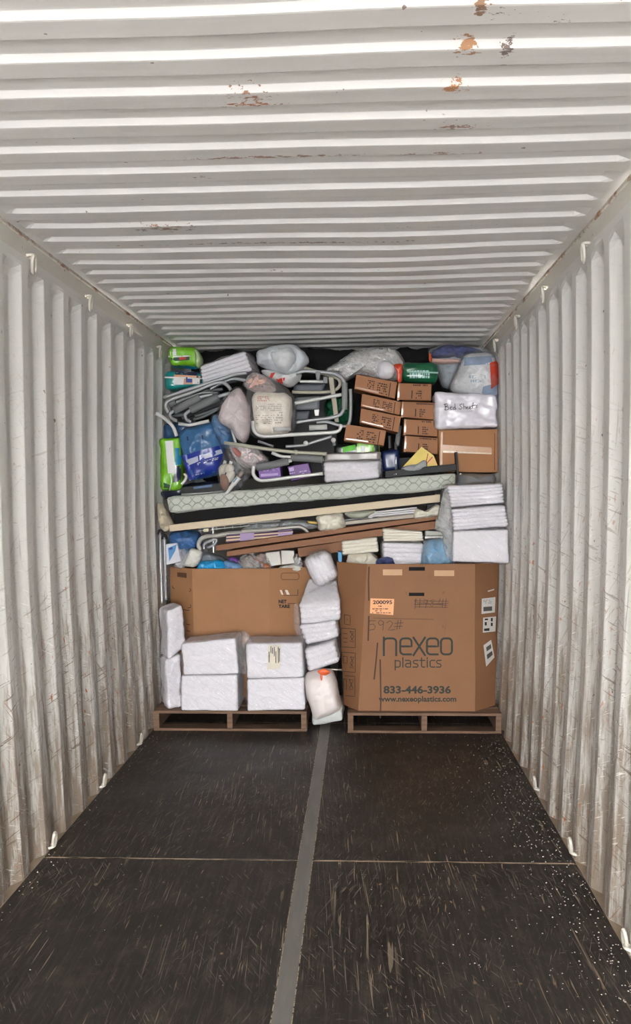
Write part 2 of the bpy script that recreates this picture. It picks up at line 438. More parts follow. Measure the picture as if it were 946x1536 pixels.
for (px, py, rx, ry, c, th) in ((372,150,.05,.05,(150,88,40),.46), (378,156,.045,.012,(176,96,30),.40), (403,236,.19,.010,(140,88,48),.42),
        (245,341,.09,.03,(160,92,40),.45), (240,343,.15,.05,(150,140,128),.52), (455,362,.50,.012,(130,84,54),.46), (540,362,.3,.012,(126,92,64),.48),
        (725,8,.01,.03,(140,90,30),.36), (745,18,.05,.05,(120,84,50),.56), (700,75,.02,.02,(170,110,40),.40), (760,75,.008,.02,(90,60,40),.36),
        (683,133,.02,.02,(186,116,40),.42), (691,190,.05,.012,(140,80,34),.42), (664,231,.08,.012,(130,80,40),.44), (840,26,.06,.04,(120,80,50),.57),
        (660,180,.05,.03,(130,90,50),.55), (300,265,.03,.015,(110,80,60),.5), (585,405,.05,.03,(150,110,80),.54), (415,405,.05,.02,(150,110,90),.55), (630,340,.35,.05,(160,156,150),.54), (690,412,.06,.05,(150,110,90),.56)):
    x, y = U(px, py); spots.append((x, y, rx, ry, c, th))
steel_roof = painted_steel('painted_steel_roof', (230,227,222), 'roof', spots)
structure('wall_left', wall_mesh(-1), steel_wall)
structure('wall_right', wall_mesh(1), steel_wall)
def roof_mesh():
    V = []; F = []; prof = []; ph = 2.245-.209*30; k = 0
    while ph+.209*k < Y1+.3:
        b = ph+.209*k
        for dy, d in ((0,0),(.045,.03),(.080,0),(.086,.06),(.110,.94),(.116,1),(.150,1.04),(.182,1),(.188,.94),(.203,.06)):
            prof.append((b+dy, d))
        k += 1
    prof = [p for p in prof if Y0 <= p[0] <= Y1]
    xs = [-1.215,-1.16,-1.135,-1.115,-1.09,-1.05]+[-1+.125*i for i in range(17)]+[1.05,1.09,1.115,1.135,1.16,1.215]
    for y, d in prof:
        for x in xs:
            e = ramp_((1.14-abs(x))/.05)
            sag = .012*noise.noise(Vector((x*1.2, y*.9, 4)))+.012*math.exp(-((y-4.6)/.35)**2)*math.cos(x*1.3)
            V.append(Vector((x, y, H+.017*d*e - sag*e)))
    nx = len(xs)
    for i in range(len(prof)-1):
        for j in range(nx-1):
            a = i*nx+j; F.append([a, a+1, a+nx+1, a+nx][::-1])
    return (V, F, False)
structure('ceiling', roof_mesh(), steel_roof)
rail = painted_steel('painted_steel_rail', (212,207,197), 'wall')
def rusty():
    t = NT('rusty_weld_line'); f = t.noise(t.mapping((6,9,20)), 1, 5, .7)
    t.l(t.mix(t.ramp(f, [(.48,0.),(.62,1.)]), lin((196,190,178)), lin((128,84,52))), t.b.inputs['Base Color']); t.b.inputs['Roughness'].default_value = .7; return t.m
rust_rail = rusty()
n_ = 0
for sg in (-1, 1):
    n_ += 1
    xa, xb = sorted((sg*1.176, sg*1.25))
    structure('trim_%d' % n_, abox(xa, xb, Y0, Y1, 2.575, 2.70, .006), rail)
    n_ += 1
    xa, xb = sorted((sg*1.170, sg*1.19))
    structure('trim_%d' % n_, abox(xa, xb, Y0, Y1, 2.674, 2.70, .004), rust_rail)
ledge = M('dusty_sill_steel', (172,154,132), .85, 0, .35, 9, .5, 40)
for sg in (-1, 1):
    n_ += 1
    xa, xb = sorted((sg*1.166, sg*1.26))
    structure('trim_%d' % n_, abox(xa, xb, Y0, Y1, -.06, -.004 if sg else 0, .002), ledge)
back_m = M('back_wall_steel', (150,148,142), .6)
structure('wall_back', abox(-1.26, 1.26, Y1, Y1+.04, -.05, 2.72, .0), back_m)

# floor: dark varnished plywood with pale scrapes along its length
def floor_mat():
    t = NT('worn_dark_plywood')
    n1 = t.noise(t.mapping((1.5,1.5,1.5)), 1, 5, .6)
    col = t.mix(n1, lin((26,24,22)), lin((46,41,37)))
    g = t.noise(t.mapping((70,3.2,1)), 1, 5, .65)
    col = t.mix(t.ramp(g, [(.48,0.),(.72,.5)]), col, lin((86,75,66)))
    g2 = t.noise(t.mapping((9,5,1)), 1, 6, .75)
    col = t.mix(t.ramp(g2, [(.5,0.),(.75,.4)]), col, lin((104,92,80)))
    for scx, scy, lo, hi, loc, c in ((46,1.9,.665,.70,(0,0,0),(168,150,128)), (80,6.5,.68,.71,(3,1,0),(150,134,116)), (22,1.3,.705,.725,(9,2,0),(176,158,134)), (120,16,.70,.73,(5,5,0),(140,128,114))):
        s = t.noise(t.mapping((scx,scy,1), loc=loc, rot=(0,0,.03)), 1, 3, .55, .4)
        near = t.ramp(t.noise(t.mapping((1.1,.8,1), loc=loc), 1, 2), [(.38,0.),(.6,1.)])
        col = t.mix(t.math('MULTIPLY', t.math('MULTIPLY', t.ramp(s, [(lo,0.),(hi,1.)]), near), .75), col, lin(c))
    for size, rot, lo, hi, rgb, k, glo in (((.009,.30,.2), .04, .655, .69, (172,152,128), .7, .44), ((.014,.16,.2), -.06, .685, .72, (168,146,120), .8, .44), ((.006,.60,.2), .07, .65, .69, (150,136,118), .65, .42), ((.006,.14,.2), -.30, .64, .67, (150,138,122), .6, .46),
            ((.006,.14,.2), .5, .65, .68, (146,134,118), .55, .48), ((.06,.006,.2), .15, .68, .71, (146,134,118), .6, .48), ((.03,.05,.2), 0, .70, .73, (164,140,112), .8, .42), ((.007,.07,.2), .0, .66, .71, (128,114,98), .5, .42)):
        col = t.mix(t.math('MULTIPLY', t.streak(size, (0,0,rot), lo, hi, (rot*5,1,0), (1.6,1.2,1), glo), k), col, lin(rgb))
    t.l(col, t.b.inputs['Base Color'])
    t.l(t.ramp(n1, [(.3,.42),(.7,.62)]), t.b.inputs['Roughness'])
    t.b.inputs['Specular IOR Level'].default_value = .35
    t.bump(g, .25, .004); return t.m
fm = floor_mat()
sA = U(481,1100,0)[0]; sB = U(432,1536,0)[0]; sxm = (sA+sB)/2
print('strip x', sA, sB, 'seam', U(450,1290,0))
seam = U(450,1290,0)[1]
panels = []
ycuts = [Y0, seam-2.4, seam, seam+2.4, seam+4.8, Y1]
for a, b in zip(ycuts[:-1], ycuts[1:]):
    for xa, xb in ((-1.168, sxm-.034), (sxm+.034, 1.168)):
        panels.append(abox(xa, xb, a+.004, b-.010, -.03, 0, .0015))
structure('floor', join(*panels), fm)
def dust_m():
    t = NT('packed_dust'); f = t.noise(t.mapping((7,40,1)), 1, 5, .7)
    t.l(t.mix(t.ramp(f, [(.40,0.),(.52,1.)]), lin((44,39,35)), lin((186,164,138))), t.b.inputs['Base Color']); t.b.inputs['Roughness'].default_value = .95; return t.m
structure('trim_7', abox(-1.16, 1.16, Y0, Y1, -.06, -.001, 0), dust_m())
structure('trim_8', abox(sxm-.031, sxm+.031, Y0, Y1, -.03, .001, .001), M('scraped_floor_steel', (128,125,120), .5, .3, .3, 25, .4, 60, stretch=(1,.15,1)))
# ground outside the open doors
V = [(-40,-60,-.2),(40,-60,-.2),(40,Y0-.02,-.2),(-40,Y0-.02,-.2)]
g = structure('ground', (V, [[0,1,2,3]], False), M('yard_concrete', (174,171,166), .9, 0, .1, 1))

# ================================================================== MATERIALS FOR THE LOAD
whiteP = M('white_pad_plastic', (226,224,230), .38, 0, .04, 6, .35, 34, .25)
whiteF = M('white_fabric', (225,222,227), .8, 0, .03, 6, .3, 30)
creamF = M('cream_fabric', (226,220,205), .85, 0, .06, 8, .5, 60)
clear = film('clear_film')
milky = film('milky_film', (236,236,236), .30, .6, .22)
card = cardboard('bin_cardboard', (142,100,68))
cardL = cardboard('left_bin_cardboard', (160,116,80), .75, True)
cardS = cardboard('small_carton_cardboard', (160,106,64), .6, False)
cardD = cardboard('long_carton_cardboard', (140,98,70), .7, True)
ink = M('black_ink', (28,24,24), .6)
inkG = M('faded_green_black_ink', (46,50,44), .7)
pen = M('pen_ink', (74,52,44), .7)
palletW = wood('pallet_wood', (120,94,75))
alu = M('brushed_aluminium', (200,202,206), .3, .8, .05)
greyT = M('grey_painted_tube', (158,160,162), .35, .25, .05)
whiteT = M('white_painted_tube', (206,206,202), .35, .1, .05)
beigeT = M('beige_tube', (172,170,152), .4, .1, .05)
foam = M('grey_foam', (122,124,124), .85, 0, .08, 30, .3, 120)
darkP = M('dark_plastic', (22,23,25), .6)
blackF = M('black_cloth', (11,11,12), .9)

# ================================================================== PALLETS
def pallet(x0, x1, yf, label, deck_h=.138):
    t = Thing('wooden_pallet', label, 'pallet', 'wooden pallets under the bins')
    D = 1.2; n = 7; wb = D/n*.78
    for i in range(n):
        ya = yf+i*(D-wb)/(n-1)
        t.add('deck_board', abox(x0, x1, ya, ya+wb, deck_h-.018, deck_h, .002), palletW)
    for k in (0, .5, 1):
        xc = x0+.02+(x1-x0-.04)*k
        t.add('stringer', abox(xc-.019, xc+.019, yf+.002, yf+D-.002, .0185, deck_h-.0185, .003), palletW)
    for yk in (0, .5, 1):
        ya = yf+yk*(D-wb); t.add('bottom_board', abox(x0, x1, ya, ya+wb, .001, .018, .002), palletW)
    return t.done()
YL = 6.07
xl0 = P(230,1080,YL).x; xl1 = P(460,1080,YL).x
xr0 = P(521,1080,YL-.02).x; xr1 = P(752,1080,YL-.02).x
pallet(xl0, xl1, YL, 'weathered wooden pallet on the left, under the white packs')
pallet(xr0, xr1, YL-.03, 'weathered wooden pallet on the right, under the big printed carton')
ZP = .139

# ================================================================== BULK CARTONS (octagonal)
def bin_shape(top, bot, zt, zb, th=.012, rows=14, seed=0):
    """top / bot: eight (x, y) ring points"""
    V = []; F = []; N = []
    sub = 5
    def ringpts(k, inset):
        u = k/rows; z = zb+(zt-zb)*u; pts = []
        c = Vector((sum(p[0] for p in top)/8, sum(p[1] for p in top)/8))
        base = [Vector(bot[i]).lerp(Vector(top[i]), u) for i in range(8)]
        for i in range(8):
            for s in range(sub):
                p = base[i].lerp(base[(i+1) % 8], s/sub)
                q = Vector((p.x, p.y, z))
                edge = math.sin(PI*s/sub)*math.sin(PI*u)
                o = (p-c).normalized()
                off = -inset + .012*edge + .004*noise.noise(q*4+Vector((seed,0,0)))
                pts.append(Vector((p.x+o.x*off, p.y+o.y*off, z)))
        return pts
    n = 8*sub
    for k in range(rows+1): V += ringpts(k, 0)
    for k in range(rows+1): V += ringpts(k, th)
    o = (rows+1)*n
    for k in range(rows):
        for i in range(n):
            a = k*n+i; b = k*n+(i+1) % n
            F.append([a, b, b+n, a+n]); F.append([o+b, o+a, o+a+n, o+b+n])
    for i in range(n):
        b = (i+1) % n
        F.append([rows*n+i, rows*n+b, o+rows*n+b, o+rows*n+i]); F.append([b, i, o+i, o+b])
    F.append([o+i for i in range(n)])
    return (V, F, False)
def xs(px, py, Y): return P(px, py, Y).x
# --- right: the printed one
zt = P(630, 846, 6.10).z
Yf, Ys, Yb = 6.10, 6.30, 7.0
top = [(xs(550,845,Yf),Yf),(xs(712,846,Yf),Yf),(xs(748,845,Ys),Ys),(xs(748,845,Ys)-.0,Yb-.2),(xs(700,845,Yf),Yb),(xs(560,845,Yf),Yb),(xs(505,840,Ys),Yb-.2),(xs(505,840,Ys),Ys)]
bot = [(xs(537,1074,Yf-.01),Yf-.01),(xs(712,1078,Yf-.01),Yf-.01),(xs(742,1070,Ys-.03),Ys-.03),(xs(742,1070,Ys),Yb-.2),(xs(700,1070,Yf),Yb),(xs(540,1070,Yf),Yb),(xs(516,1065,Ys-.03),Yb-.2),(xs(516,1065,Ys-.03),Ys-.03)]
shp = bin_shape(top, bot, zt, ZP+.001, seed=3)
print('bin top z', zt)
t = Thing('bulk_carton', 'tall octagonal brown cardboard bin with printed phone number, on the right pallet', 'cardboard box', 'open bulk bins on pallets')
body = t.add('carton_body', shp, card); B = tree_of(shp)
black = M('slot_shadow_black', (12,10,9), .9)
t.add('hand_slot', decal(B, ((613,850.5),(637,850.5),(637,856),(613,856)), 2, 1), black)
t.add('hand_slot', decal(B, ((613,889),(636,889),(636,894),(613,894)), 2, 1), black)
tapeb = M('pale_kraft_patch', (196,156,118), .6)
t.add('kraft_patch', decal(B, ((574,854),(603,854),(603,863),(574,863)), 2, 1), tapeb)
t.add('kraft_patch', decal(B, ((651,855.5),(681,855.5),(681,864),(651,864)), 2, 1), tapeb)
# logo: rounded thin-stroke letters
def arc(cx, cy, rx, ry, a0, a1, n=8): return [(cx+rx*math.cos(math.radians(a0+(a1-a0)*i/n)), cy-ry*math.sin(math.radians(a0+(a1-a0)*i/n))) for i in range(n+1)]
def rrect(x0, y0, x1, y1, r):
    return arc(x0+r,y0+r,r,r,180,90,4)+arc(x1-r,y0+r,r,r,90,0,4)+arc(x1-r,y1-r,r,r,0,-90,4)+arc(x0+r,y1-r,r,r,-90,-180,4)+[(x0,y0+r)]
L = []
y0, y1 = 957.5, 981.5; ym = 969.5
L += [[(575.5,956.5),(575.5,982.5)], [(575.5,963)]+arc(581,962.5,5.5,5,180,90,4)+arc(588,962.5,6,5,90,0,4)+[(594,982.5)]]
def e_glyph(x0, x1): return [[(x0,ym),(x1,ym),(x1,962.5)]+arc(x1-5.5,963,5.5,5.5,0,90,4)+arc(x0+5.5,963,5.5,5.5,90,180,4)+[(x0,976)]+arc(x0+5.5,976,5.5,5.5,180,270,4)+[(x1-1,981.5)]]
L += e_glyph(600, 617)
L += [[(620,956.5),(637,982.5)], [(637,956.5),(620,982.5)]]
L += e_glyph(640, 657)
L += [rrect(661, 957.5, 677.5, 981.5, 5.5)]
t.add('printed_logo', strokes(B, L, 3.0), inkG)
S = []   # "plastics", thin rounded letters
a, b = 990.5, 1000.5
S += [[(592.5,a),(592.5,1004.5)], [(592.5,a+.5),(598,a+.5),(600,992.5),(600,998.5),(598,b),(592.5,b)]]
S += [[(604,986.5),(604,b)]]
S += [[(608,a),(614,a),(615.5,992),(615.5,b),(610,b),(608,999),(608,996.5),(610,995),(615.5,995)]]
S += [[(626.5,a),(621.5,a),(619.5,992),(620.5,994.8),(625.5,996),(626.8,998.5),(625.5,b),(619.5,b)]]
S += [[(632,987),(632,999),(633.5,b),(636.5,b)], [(629.5,a),(636.5,a)]]
S += [[(640.5,a),(640.5,b)], [(640.5,986.5),(640.5,988)]]
S += [[(651.5,a),(646.5,a),(644.8,992),(644.8,999),(646.5,b),(651.5,b)]]
S += [[(661,a),(656,a),(654.3,992),(655.3,994.8),(660,996),(661.3,998.5),(660,b),(654.3,b)]]
t.add('printed_name', strokes(B, S, 1.7), inkG)
t.add('phone_number', lettering(B, '833-446-3936', (575,1028.5,676,1040.5), .035), inkG)
t.add('web_address', lettering(B, 'www.nexeoplastics.com', (567.5,1044,684,1055), .03), inkG)
lab = t.add('orange_label', decal(B, ((555.5,897.5),(591,898.5),(589.5,922.5),(554.5,920)), 4, 3), M('orange_paper', (250,172,120), .6), label='orange paper label numbered 200095')
t.add('label_number', lettering(B, '200095', (559,900.3,588,906.3), .03, .004), ink, lab)
t.add('label_print', join(printlines(B, 562,908,582,910.5,1,4,cap=.004), printlines(B, 558,912,588,921,3,5,cap=.004,h=.4)), ink, lab)
# handwriting
H1 = [[(553,931),(563,931)],[(554,931),(553,937)],[(553,937),(560,936),(563,940),(561,944),(554,945)],
      [(575,933),(570,930),(567,934),(570,938),(575,936),(575,933),(574,945)],
      [(580,934),(585,931),(589,935),(585,941),(581,945),(588,945),(592,944)],
      [(597,930),(595,944)],[(601,930),(599,943)],[(592,935),(604,934)],[(591,940),(603,939)]]
t.add('handwritten_weight', strokes(B, H1, .9), pen)
H2 = [[(623,899),(622,907),(630,906)],[(630,898),(629,912)],[(624,898),(622,913)],[(641,901),(636,899),(635,905),(641,904),(641,899),(638,912)],
      [(650,899),(645,901),(650,906),(648,911),(645,907),(651,901)],[(660,898),(657,906),(664,906)],[(664,899),(663,911)],[(669,898),(667,912)],
      [(621,901),(672,902)],[(621,907),(672,905)],[(622,910),(671,911)],[(625,904),(670,908)]]
t.add('crossed_out_number', strokes(B, H2, .8), pen)
t.add('corner_marks', strokes(B, [[(607,888),(609,888),(609,891)],[(664,891),(664,888),(667,888)],[(664,938),(664,941)],[(560,927),(650,929)]], .6), pen)
t.add('fold_scuff', strokes(B, [[(553.5,846),(552.5,870),(553,900)],[(553,925),(552,960)],[(566,965),(564,990),(561,1018)],[(571,1050),(570,1076)],[(570,990),(571,1050)]], 2.2), M('scuffed_crease', (78,54,40), .8))
# handling marks on the left side panel
pk = []
for (x0_, y0_, x1_, y1_) in ((517,922,525.5,936), (512,942,533,970), (512.5,978,533,1007), (513,1013,532.5,1043)):
    pk.append([(x0_,y0_),(x1_,y0_+1.5),(x1_,y1_+1.5),(x0_,y1_),(x0_,y0_)])
for yb in (950, 957, 963): pk.append([(515,yb),(521,yb+.5)])
pk += [[(525,947),(531,948),(526,955),(531,963),(525,962),(531,955),(525,947)], [(526,985),(531,986),(526,995),(531,1002),(525,1001),(530,994),(526,985)], [(515,984),(521,985),(521,995),(515,994),(515,984)], [(516,1018),(520,1019),(520,1034),(516,1033),(516,1018)], [(524,1019),(530,1020),(524,1034),(530,1034),(524,1019)], [(521,929),(521.5,930)]]
t.add('handling_symbols', strokes(B, pk, .8), ink)
wl = M('white_label_paper', (222,220,216), .6)
for (q, nm) in ((((722,898),(742.5,895.5),(741.5,918.5),(721.5,921)), 0), (((724,926.5),(743.5,924.5),(742.5,947),(723.5,949)), 1), (((724.5,968),(736,959.5),(741,986),(728.5,1000)), 2), (((731,886),(740.5,883.2),(740.5,885),(731.2,888)), 3)):
    li = t.add('shipping_label', decal(B, q, 3, 3), wl)
    if nm == 0: t.add('label_print', join(decal(B, ((724,910.5),(737,909.5),(737,916),(724,917)),2,1,.004), printlines(B, 724,899.5,736,906,3,2,h=.3,cap=.004)), M('label_grey_ink', (84,82,80), .7), li)
    if nm == 1: t.add('label_print', join(decal(B, ((726,928),(731,927.6),(731,930),(726,930.4)),1,1,.004), decal(B, ((735,927),(738,926.7),(738,932),(735,932)),1,1,.004), decal(B, ((726,933),(729,933),(729,938),(726,938)),1,1,.004), decal(B, ((735,934),(738,934),(738,939),(735,939)),1,1,.004), decal(B, ((725,943),(733,942),(733,946),(725,946.5)),1,1,.004)), ink, li)
    if nm == 2: t.add('label_print', join(decal(B, ((728,971),(735,966),(736,972),(729,977)),1,1,.004), decal(B, ((729,982),(737,976),(738,982),(730,989)),1,1,.004)), M('label_grey_ink', (84,82,80), .7), li)
t.done()

# --- left: plain one with NET / TARE
Yf, Ys, Yb = 6.46, 6.60, 7.2
zl = P(350, 853, Yf).z
def ringL(py, sh=0): return [(xs(288+sh,py,Yf),Yf),(xs(404,py,Yf),Yf),(xs(476,py,Ys),Ys),(xs(476,py,Ys),Yb-.2),(xs(420,py,Yf),Yb),(xs(300,py,Yf),Yb),(xs(255+sh,py,Ys),Yb-.2),(xs(255+sh,py,Ys),Ys)]
shp = bin_shape(ringL(852), ringL(1040,4), zl, ZP+.001, seed=8); B = tree_of(shp)
t = Thing('bulk_carton', 'plain octagonal brown cardboard bin marked NET and TARE behind white packs', 'cardboard box', 'open bulk bins on pallets')
t.add('carton_body', shp, cardL)
dk = M('cardboard_shade_cut', (92,64,44), .9)
t.add('hand_slot', strokes(B, [rrect(421.5, 859.5, 448, 869.5, 3.5)], .8), dk)
t.add('hand_slot', decal(B, ((266,858.5),(280,859.5),(280,867),(266,865)), 2, 1), dk)
t.add('weight_print', join(lettering(B, 'NET', (417.5,899.5,429.5,905), .05), strokes(B, [[(431,905.2),(443,905.2)]], .8), lettering(B, 'TARE', (417.5,906.8,434.5,912), .05)), ink)
t.add('frame_mark', strokes(B, [[(425,884.5),(425,893),(446.5,893),(446.5,884.5)]], .8), ink)
t.add('torn_tape', join(decal(B, ((419,885),(422,885),(425,892),(422,892)),1,1,.003), decal(B, ((427,885),(431,885),(434,892),(430,892)),1,1,.003)), M('torn_white_tape', (222,216,208), .5))
[t.add('corner_mark', strokes(B, [l_], 1.0), ink) for l_ in ([(259,879.5),(260,882.5),(262,883)],[(285,883),(287,886),(284,887)],[(286,907),(286.5,911),(282,912)],[(274,914.5),(284,915.5)],[(280,936),(285,937)],[(280,946),(285,947)])]
t.done()

# ================================================================== WRAPPED WHITE PACKS
def pack(label, quad, Y, depth, r=.014, amp=.003, layers=0, lamp=.007, seed=0, wrap=True, mat=None, group='wrapped white packs', name='wrapped_pad_pack', inner='folded_pads', wrapmat=None, extra=None, n=0, ridge=0, wr=.003):
    t = Thing(name, label, 'pack of pads' if name == 'wrapped_pad_pack' else name.replace('_', ' '), group)
    n = n or (48 if layers > 2 else 28)
    c8 = corners(quad, Y, depth); s = softbox(c8, r, amp, layers, lamp, seed, n, ridge=ridge)
    t.add(inner, s, mat or whiteF)
    if wrap: t.add('plastic_wrap', softbox(c8, r*1.2, amp*1.5, 0, 0, seed+50, 26, freq=13, ridge=wr, grow=.007), wrapmat or clear)
    if extra: extra(t, tree_of(s))
    return t.done()
pack('big white wrapped pack on the left pallet, lower of the left pair', ((271,1014),(356,1012),(357,1067),(271,1066.5)), 6.085, .32, seed=1, layers=2, lamp=.003)
pack('big white wrapped pack leaning askew atop the left pair on the left pallet', ((271,966),(353,957.5),(358,1011),(275,1012.5)), 6.085, .30, seed=2, layers=3, lamp=.004)
pack('big white wrapped pack on the left pallet, lower of the right pair', ((370,1019),(456,1017),(457.5,1064.5),(371,1067)), 6.085, .32, seed=3, layers=2, lamp=.003)
def lab_e(t, b):
    l = t.add('paper_label', decal(b, ((402,967),(421,967),(420,1002),(400.5,1004)), 4, 6, .012), M('cream_label_paper', (214,206,188), .6), label='cream printed label turned on its side')
    t.add('label_print', join(*[decal(b, ((x,y),(x+1.1,y),(x+1.1,y+h),(x,y+h)), 1, 3, .0145) for x, y, h in ((403,977,16),(406,969,10),(408.5,971,9),(411,970,14),(413.5,976,18),(417,970,24),(418.8,972,20))]), ink, l)
pack('big white wrapped pack with a printed label, above the right pair on the left pallet', ((368,965.5),(453,964),(455.5,1016),(370,1018)), 6.085, .30, seed=4, layers=1, lamp=.002, extra=lab_e)
# upright packs beside the left wall
pack('upright white wrapped pack leaning between left wall and other packs, upper one', ((250,917),(272,908),(280,968),(253,989)), [6.10,6.16,6.18,6.11], (-.088,.17,0), r=.016, amp=.006, seed=5, ridge=.003)
pack('upright white wrapped pack standing on the pallet against left wall, lower one', ((247,990),(271,982),(272,1058),(252,1063)), [6.10,6.16,6.16,6.11], (-.075,.17,0), r=.018, amp=.007, seed=6, ridge=.004)
one('wrap_tail', pillow([(357,955),(364,945),(372,950),(380,964),(369,968),(371,1000),(368,1012),(360,1008),(356,985)], 6.14, .03, 2, .008, .008, 16, 4), clear, 'loose clear plastic tail between the two pairs of white packs', 'plastic film')
# middle column between the two bins
def column_pack(label, poly, Y, th, seed, layers=.0, ex=None, prof=7, mat=None, wrap=True, grp='packs squeezed between the two bins', name='wrapped_pad_pack', inner='folded_pads', cat='pack of pads', wm=None, amp=.006, ridge=.005):
    t = Thing(name, label, cat, grp)
    s = pillow(poly, Y, th, prof, amp, ridge, 9, seed, K=90, Rn=18, fold=layers); t.add(inner, s, mat or whiteF)
    if wrap: t.add('plastic_wrap', pillow(poly, Y, th, prof, .012, .012, 15, seed+9, grow=.008), wm or clear)
    if ex: ex(t, tree_of(s))
    return t.done()
GM = 'packs squeezed between the two bins'
pack('white wrapped pack tilted over at the top between the two bins', ((489,826),(508,868),(474,882),(453,840)), 6.12, .26, r=.05, amp=.006, seed=11, layers=5, lamp=.009, group=GM, n=36, wr=.005)
def pack8(label, c8, **k):
    global corners
    keep = corners; corners = lambda *a: c8
    try: return pack(label, None, None, None, **k)
    finally: corners = keep
pack8('sloping white wrapped pack under the tilted one between the bins', [P(447,906,6.12),P(509,901,6.12),P(511,930,6.12),P(451,938,6.12),P(463,867,6.34),P(505,869,6.34),P(507,915,6.4),P(460,920,6.4)], r=.02, amp=.005, seed=12, layers=4, lamp=.008, group=GM, n=36, wr=.006)
pack('white wrapped pack, third from the top between the bins', ((448,938),(503,930),(509,955),(459,969)), 6.13, .26, r=.025, amp=.005, seed=13, layers=4, lamp=.008, group=GM, n=36, wr=.006)
pack('white wrapped pack resting on the tied bag between the bins', ((456,974),(502,960),(509,993),(462,1008)), 6.14, .26, r=.025, amp=.005, seed=14, layers=4, lamp=.008, group=GM, n=36, wr=.006)
one('wrap_tail', pillow([(443,905),(450,920),(452,940),(460,960),(458,975),(448,960),(441,940),(439,915)], 6.16, .03, 2, .008, .008, 16, 17), clear, 'loose clear plastic tail along the left of the middle column packs', 'plastic film')
def tie(t, b):
    t.add('orange_tie', join(pillow([(476,1007),(484,1003),(492,1005),(495,1009),(488,1013),(480,1011)], 6.0, .012, 2, .003, .004, 20, 4, 24, 6), pillow([(480,1010),(483,1011),(483,1020),(481,1020)], 6.01, .004, 2, .001, .001, 20, 3, 16, 4)), M('orange_plastic', (226,98,50), .4, coat=.3), label='orange drawstring tie')
pinkW = M('pinkish_white_bag', (222,212,208), .5, 0, .06, 8, .5, 40, .2)
column_pack('pinkish white bag closed with an orange tie, between the bins near the floor', [(458,1014),(468,1006),(484,1003),(498,1007),(505,1020),(508,1040),(512,1058),(503,1067),(486,1074),(472,1077),(466,1062),(459,1040)], 6.14, .13, 15, 0, tie, 5, pinkW, False, name='tied_bag', inner='bag_body', cat='bag')
one('flat_pad_pack', softbox(corners(((466,1062),(513,1056),(515,1082),(468,1089)), 6.16, .3), .02, .005, 2, .004, 16, 18), M('pale_grey_plastic', (196,198,194), .5, 0, .05, 8, .4, 30), 'pale grey pack lying on the floor beneath the tied bag', 'pack')
# stack on the right bin
pack('plain white pack at the bottom of the stack by the right wall', ((679,797),(762,794),(763,845),(678,843)), 6.05, .42, seed=21, layers=0, r=.012)
pack('white pack of many folds, middle of the stack by the right wall', ((676,764),(758,758),(762,789),(680,796)), 6.06, .40, seed=22, layers=6, lamp=.012, wr=.006)
pack('white pack of folded sheets, top of the stack by the right wall', ((670,729),(754,725),(757,754),(676,761)), 6.07, .40, seed=23, layers=6, lamp=.012, wr=.006)
one('wrap_tail', pillow([(668,732),(678,745),(679,790),(682,820),(672,838),(664,820),(663,800),(652,793),(658,765)], 6.16, .04, 2, .010, .010, 14, 24), milky, 'crumpled clear plastic on the left side of the right wall stack', 'plastic film')
# things lying in the right bin
pack('cream folded blanket lying at the left side of the right bin', ((512,812),(566,806),(568,828),(513,833)), 6.35, .3, layers=4, lamp=.010, seed=31, wrap=False, mat=creamF, group='folded blankets in the right bin', name='folded_blanket', inner='blanket')
pack('cream folded blanket atop the clear wrapped one in the right bin', ((573,793),(634,797),(636,812),(575,812)), 6.33, .3, layers=4, lamp=.010, seed=32, wrap=False, mat=creamF, group='folded blankets in the right bin', name='folded_blanket', inner='blanket')
pack('white folded blanket in shiny clear wrap in the right bin', ((574,814),(636,816),(636,850),(574,850)), 6.30, .32, layers=5, lamp=.010, seed=33, wr=.006, group='folded blankets in the right bin', name='folded_blanket', inner='blanket')
one('crumpled_cloth', pillow([(520,838),(527,830),(545,827),(560,831),(568,842),(566,856),(540,860),(522,856)], 6.44, .09, 2, .018, .02, 14, 34), creamF, 'crumpled cream cloth bulging over the rim of the right bin', 'cloth')
one('rag', pillow([(564,842),(572,837),(584,836),(590,841),(590,855),(566,855)], 6.30, .05, 2, .012, .01, 16, 35), M('navy_cloth', (66,76,120), .85), 'small dark blue rag on the rim of the right bin', 'cloth')
one('glove_box', qbox(((506.5,827),(512.5,829),(513,850),(507,850)), 6.36, .1), M('sky_blue_card', (70,150,200), .5), 'narrow bright blue carton at the left corner of the right bin', 'box')
t = Thing('storage_case', 'pale grey plastic case with white band beside the blankets in right bin', 'case')
t.add('case_body', qbox(((637,796),(662,797),(666,804),(637,804)), 6.42, .3, .008), M('grey_green_plastic', (186,188,178), .5)); t.add('case_band', qbox(((637,804),(666,804),(666,808),(637,808)), 6.42, .3), whiteT)
t.add('case_base', qbox(((636,808.3),(667,808),(667,812),(636,812)), 6.42, .3), darkP); t.done()
def tm(t, b): pass
t = Thing('blue_gown_bag', 'clear bag of light blue gowns between blankets and the right wall stack', 'bag')
pl = [(636,816),(642,810),(660,808),(668,814),(676,830),(678,850),(634,850),(632,840)]
t.add('gown', pillow(pl, 6.27, .10, 3, .016, .02, 11, 36), M('light_blue_cloth', (128,176,208), .6, bump=.5, bscale=40)); t.add('clear_bag', pillow(pl, 6.27, .10, 3, .016, .016, 15, 37, grow=.01), clear); t.done()

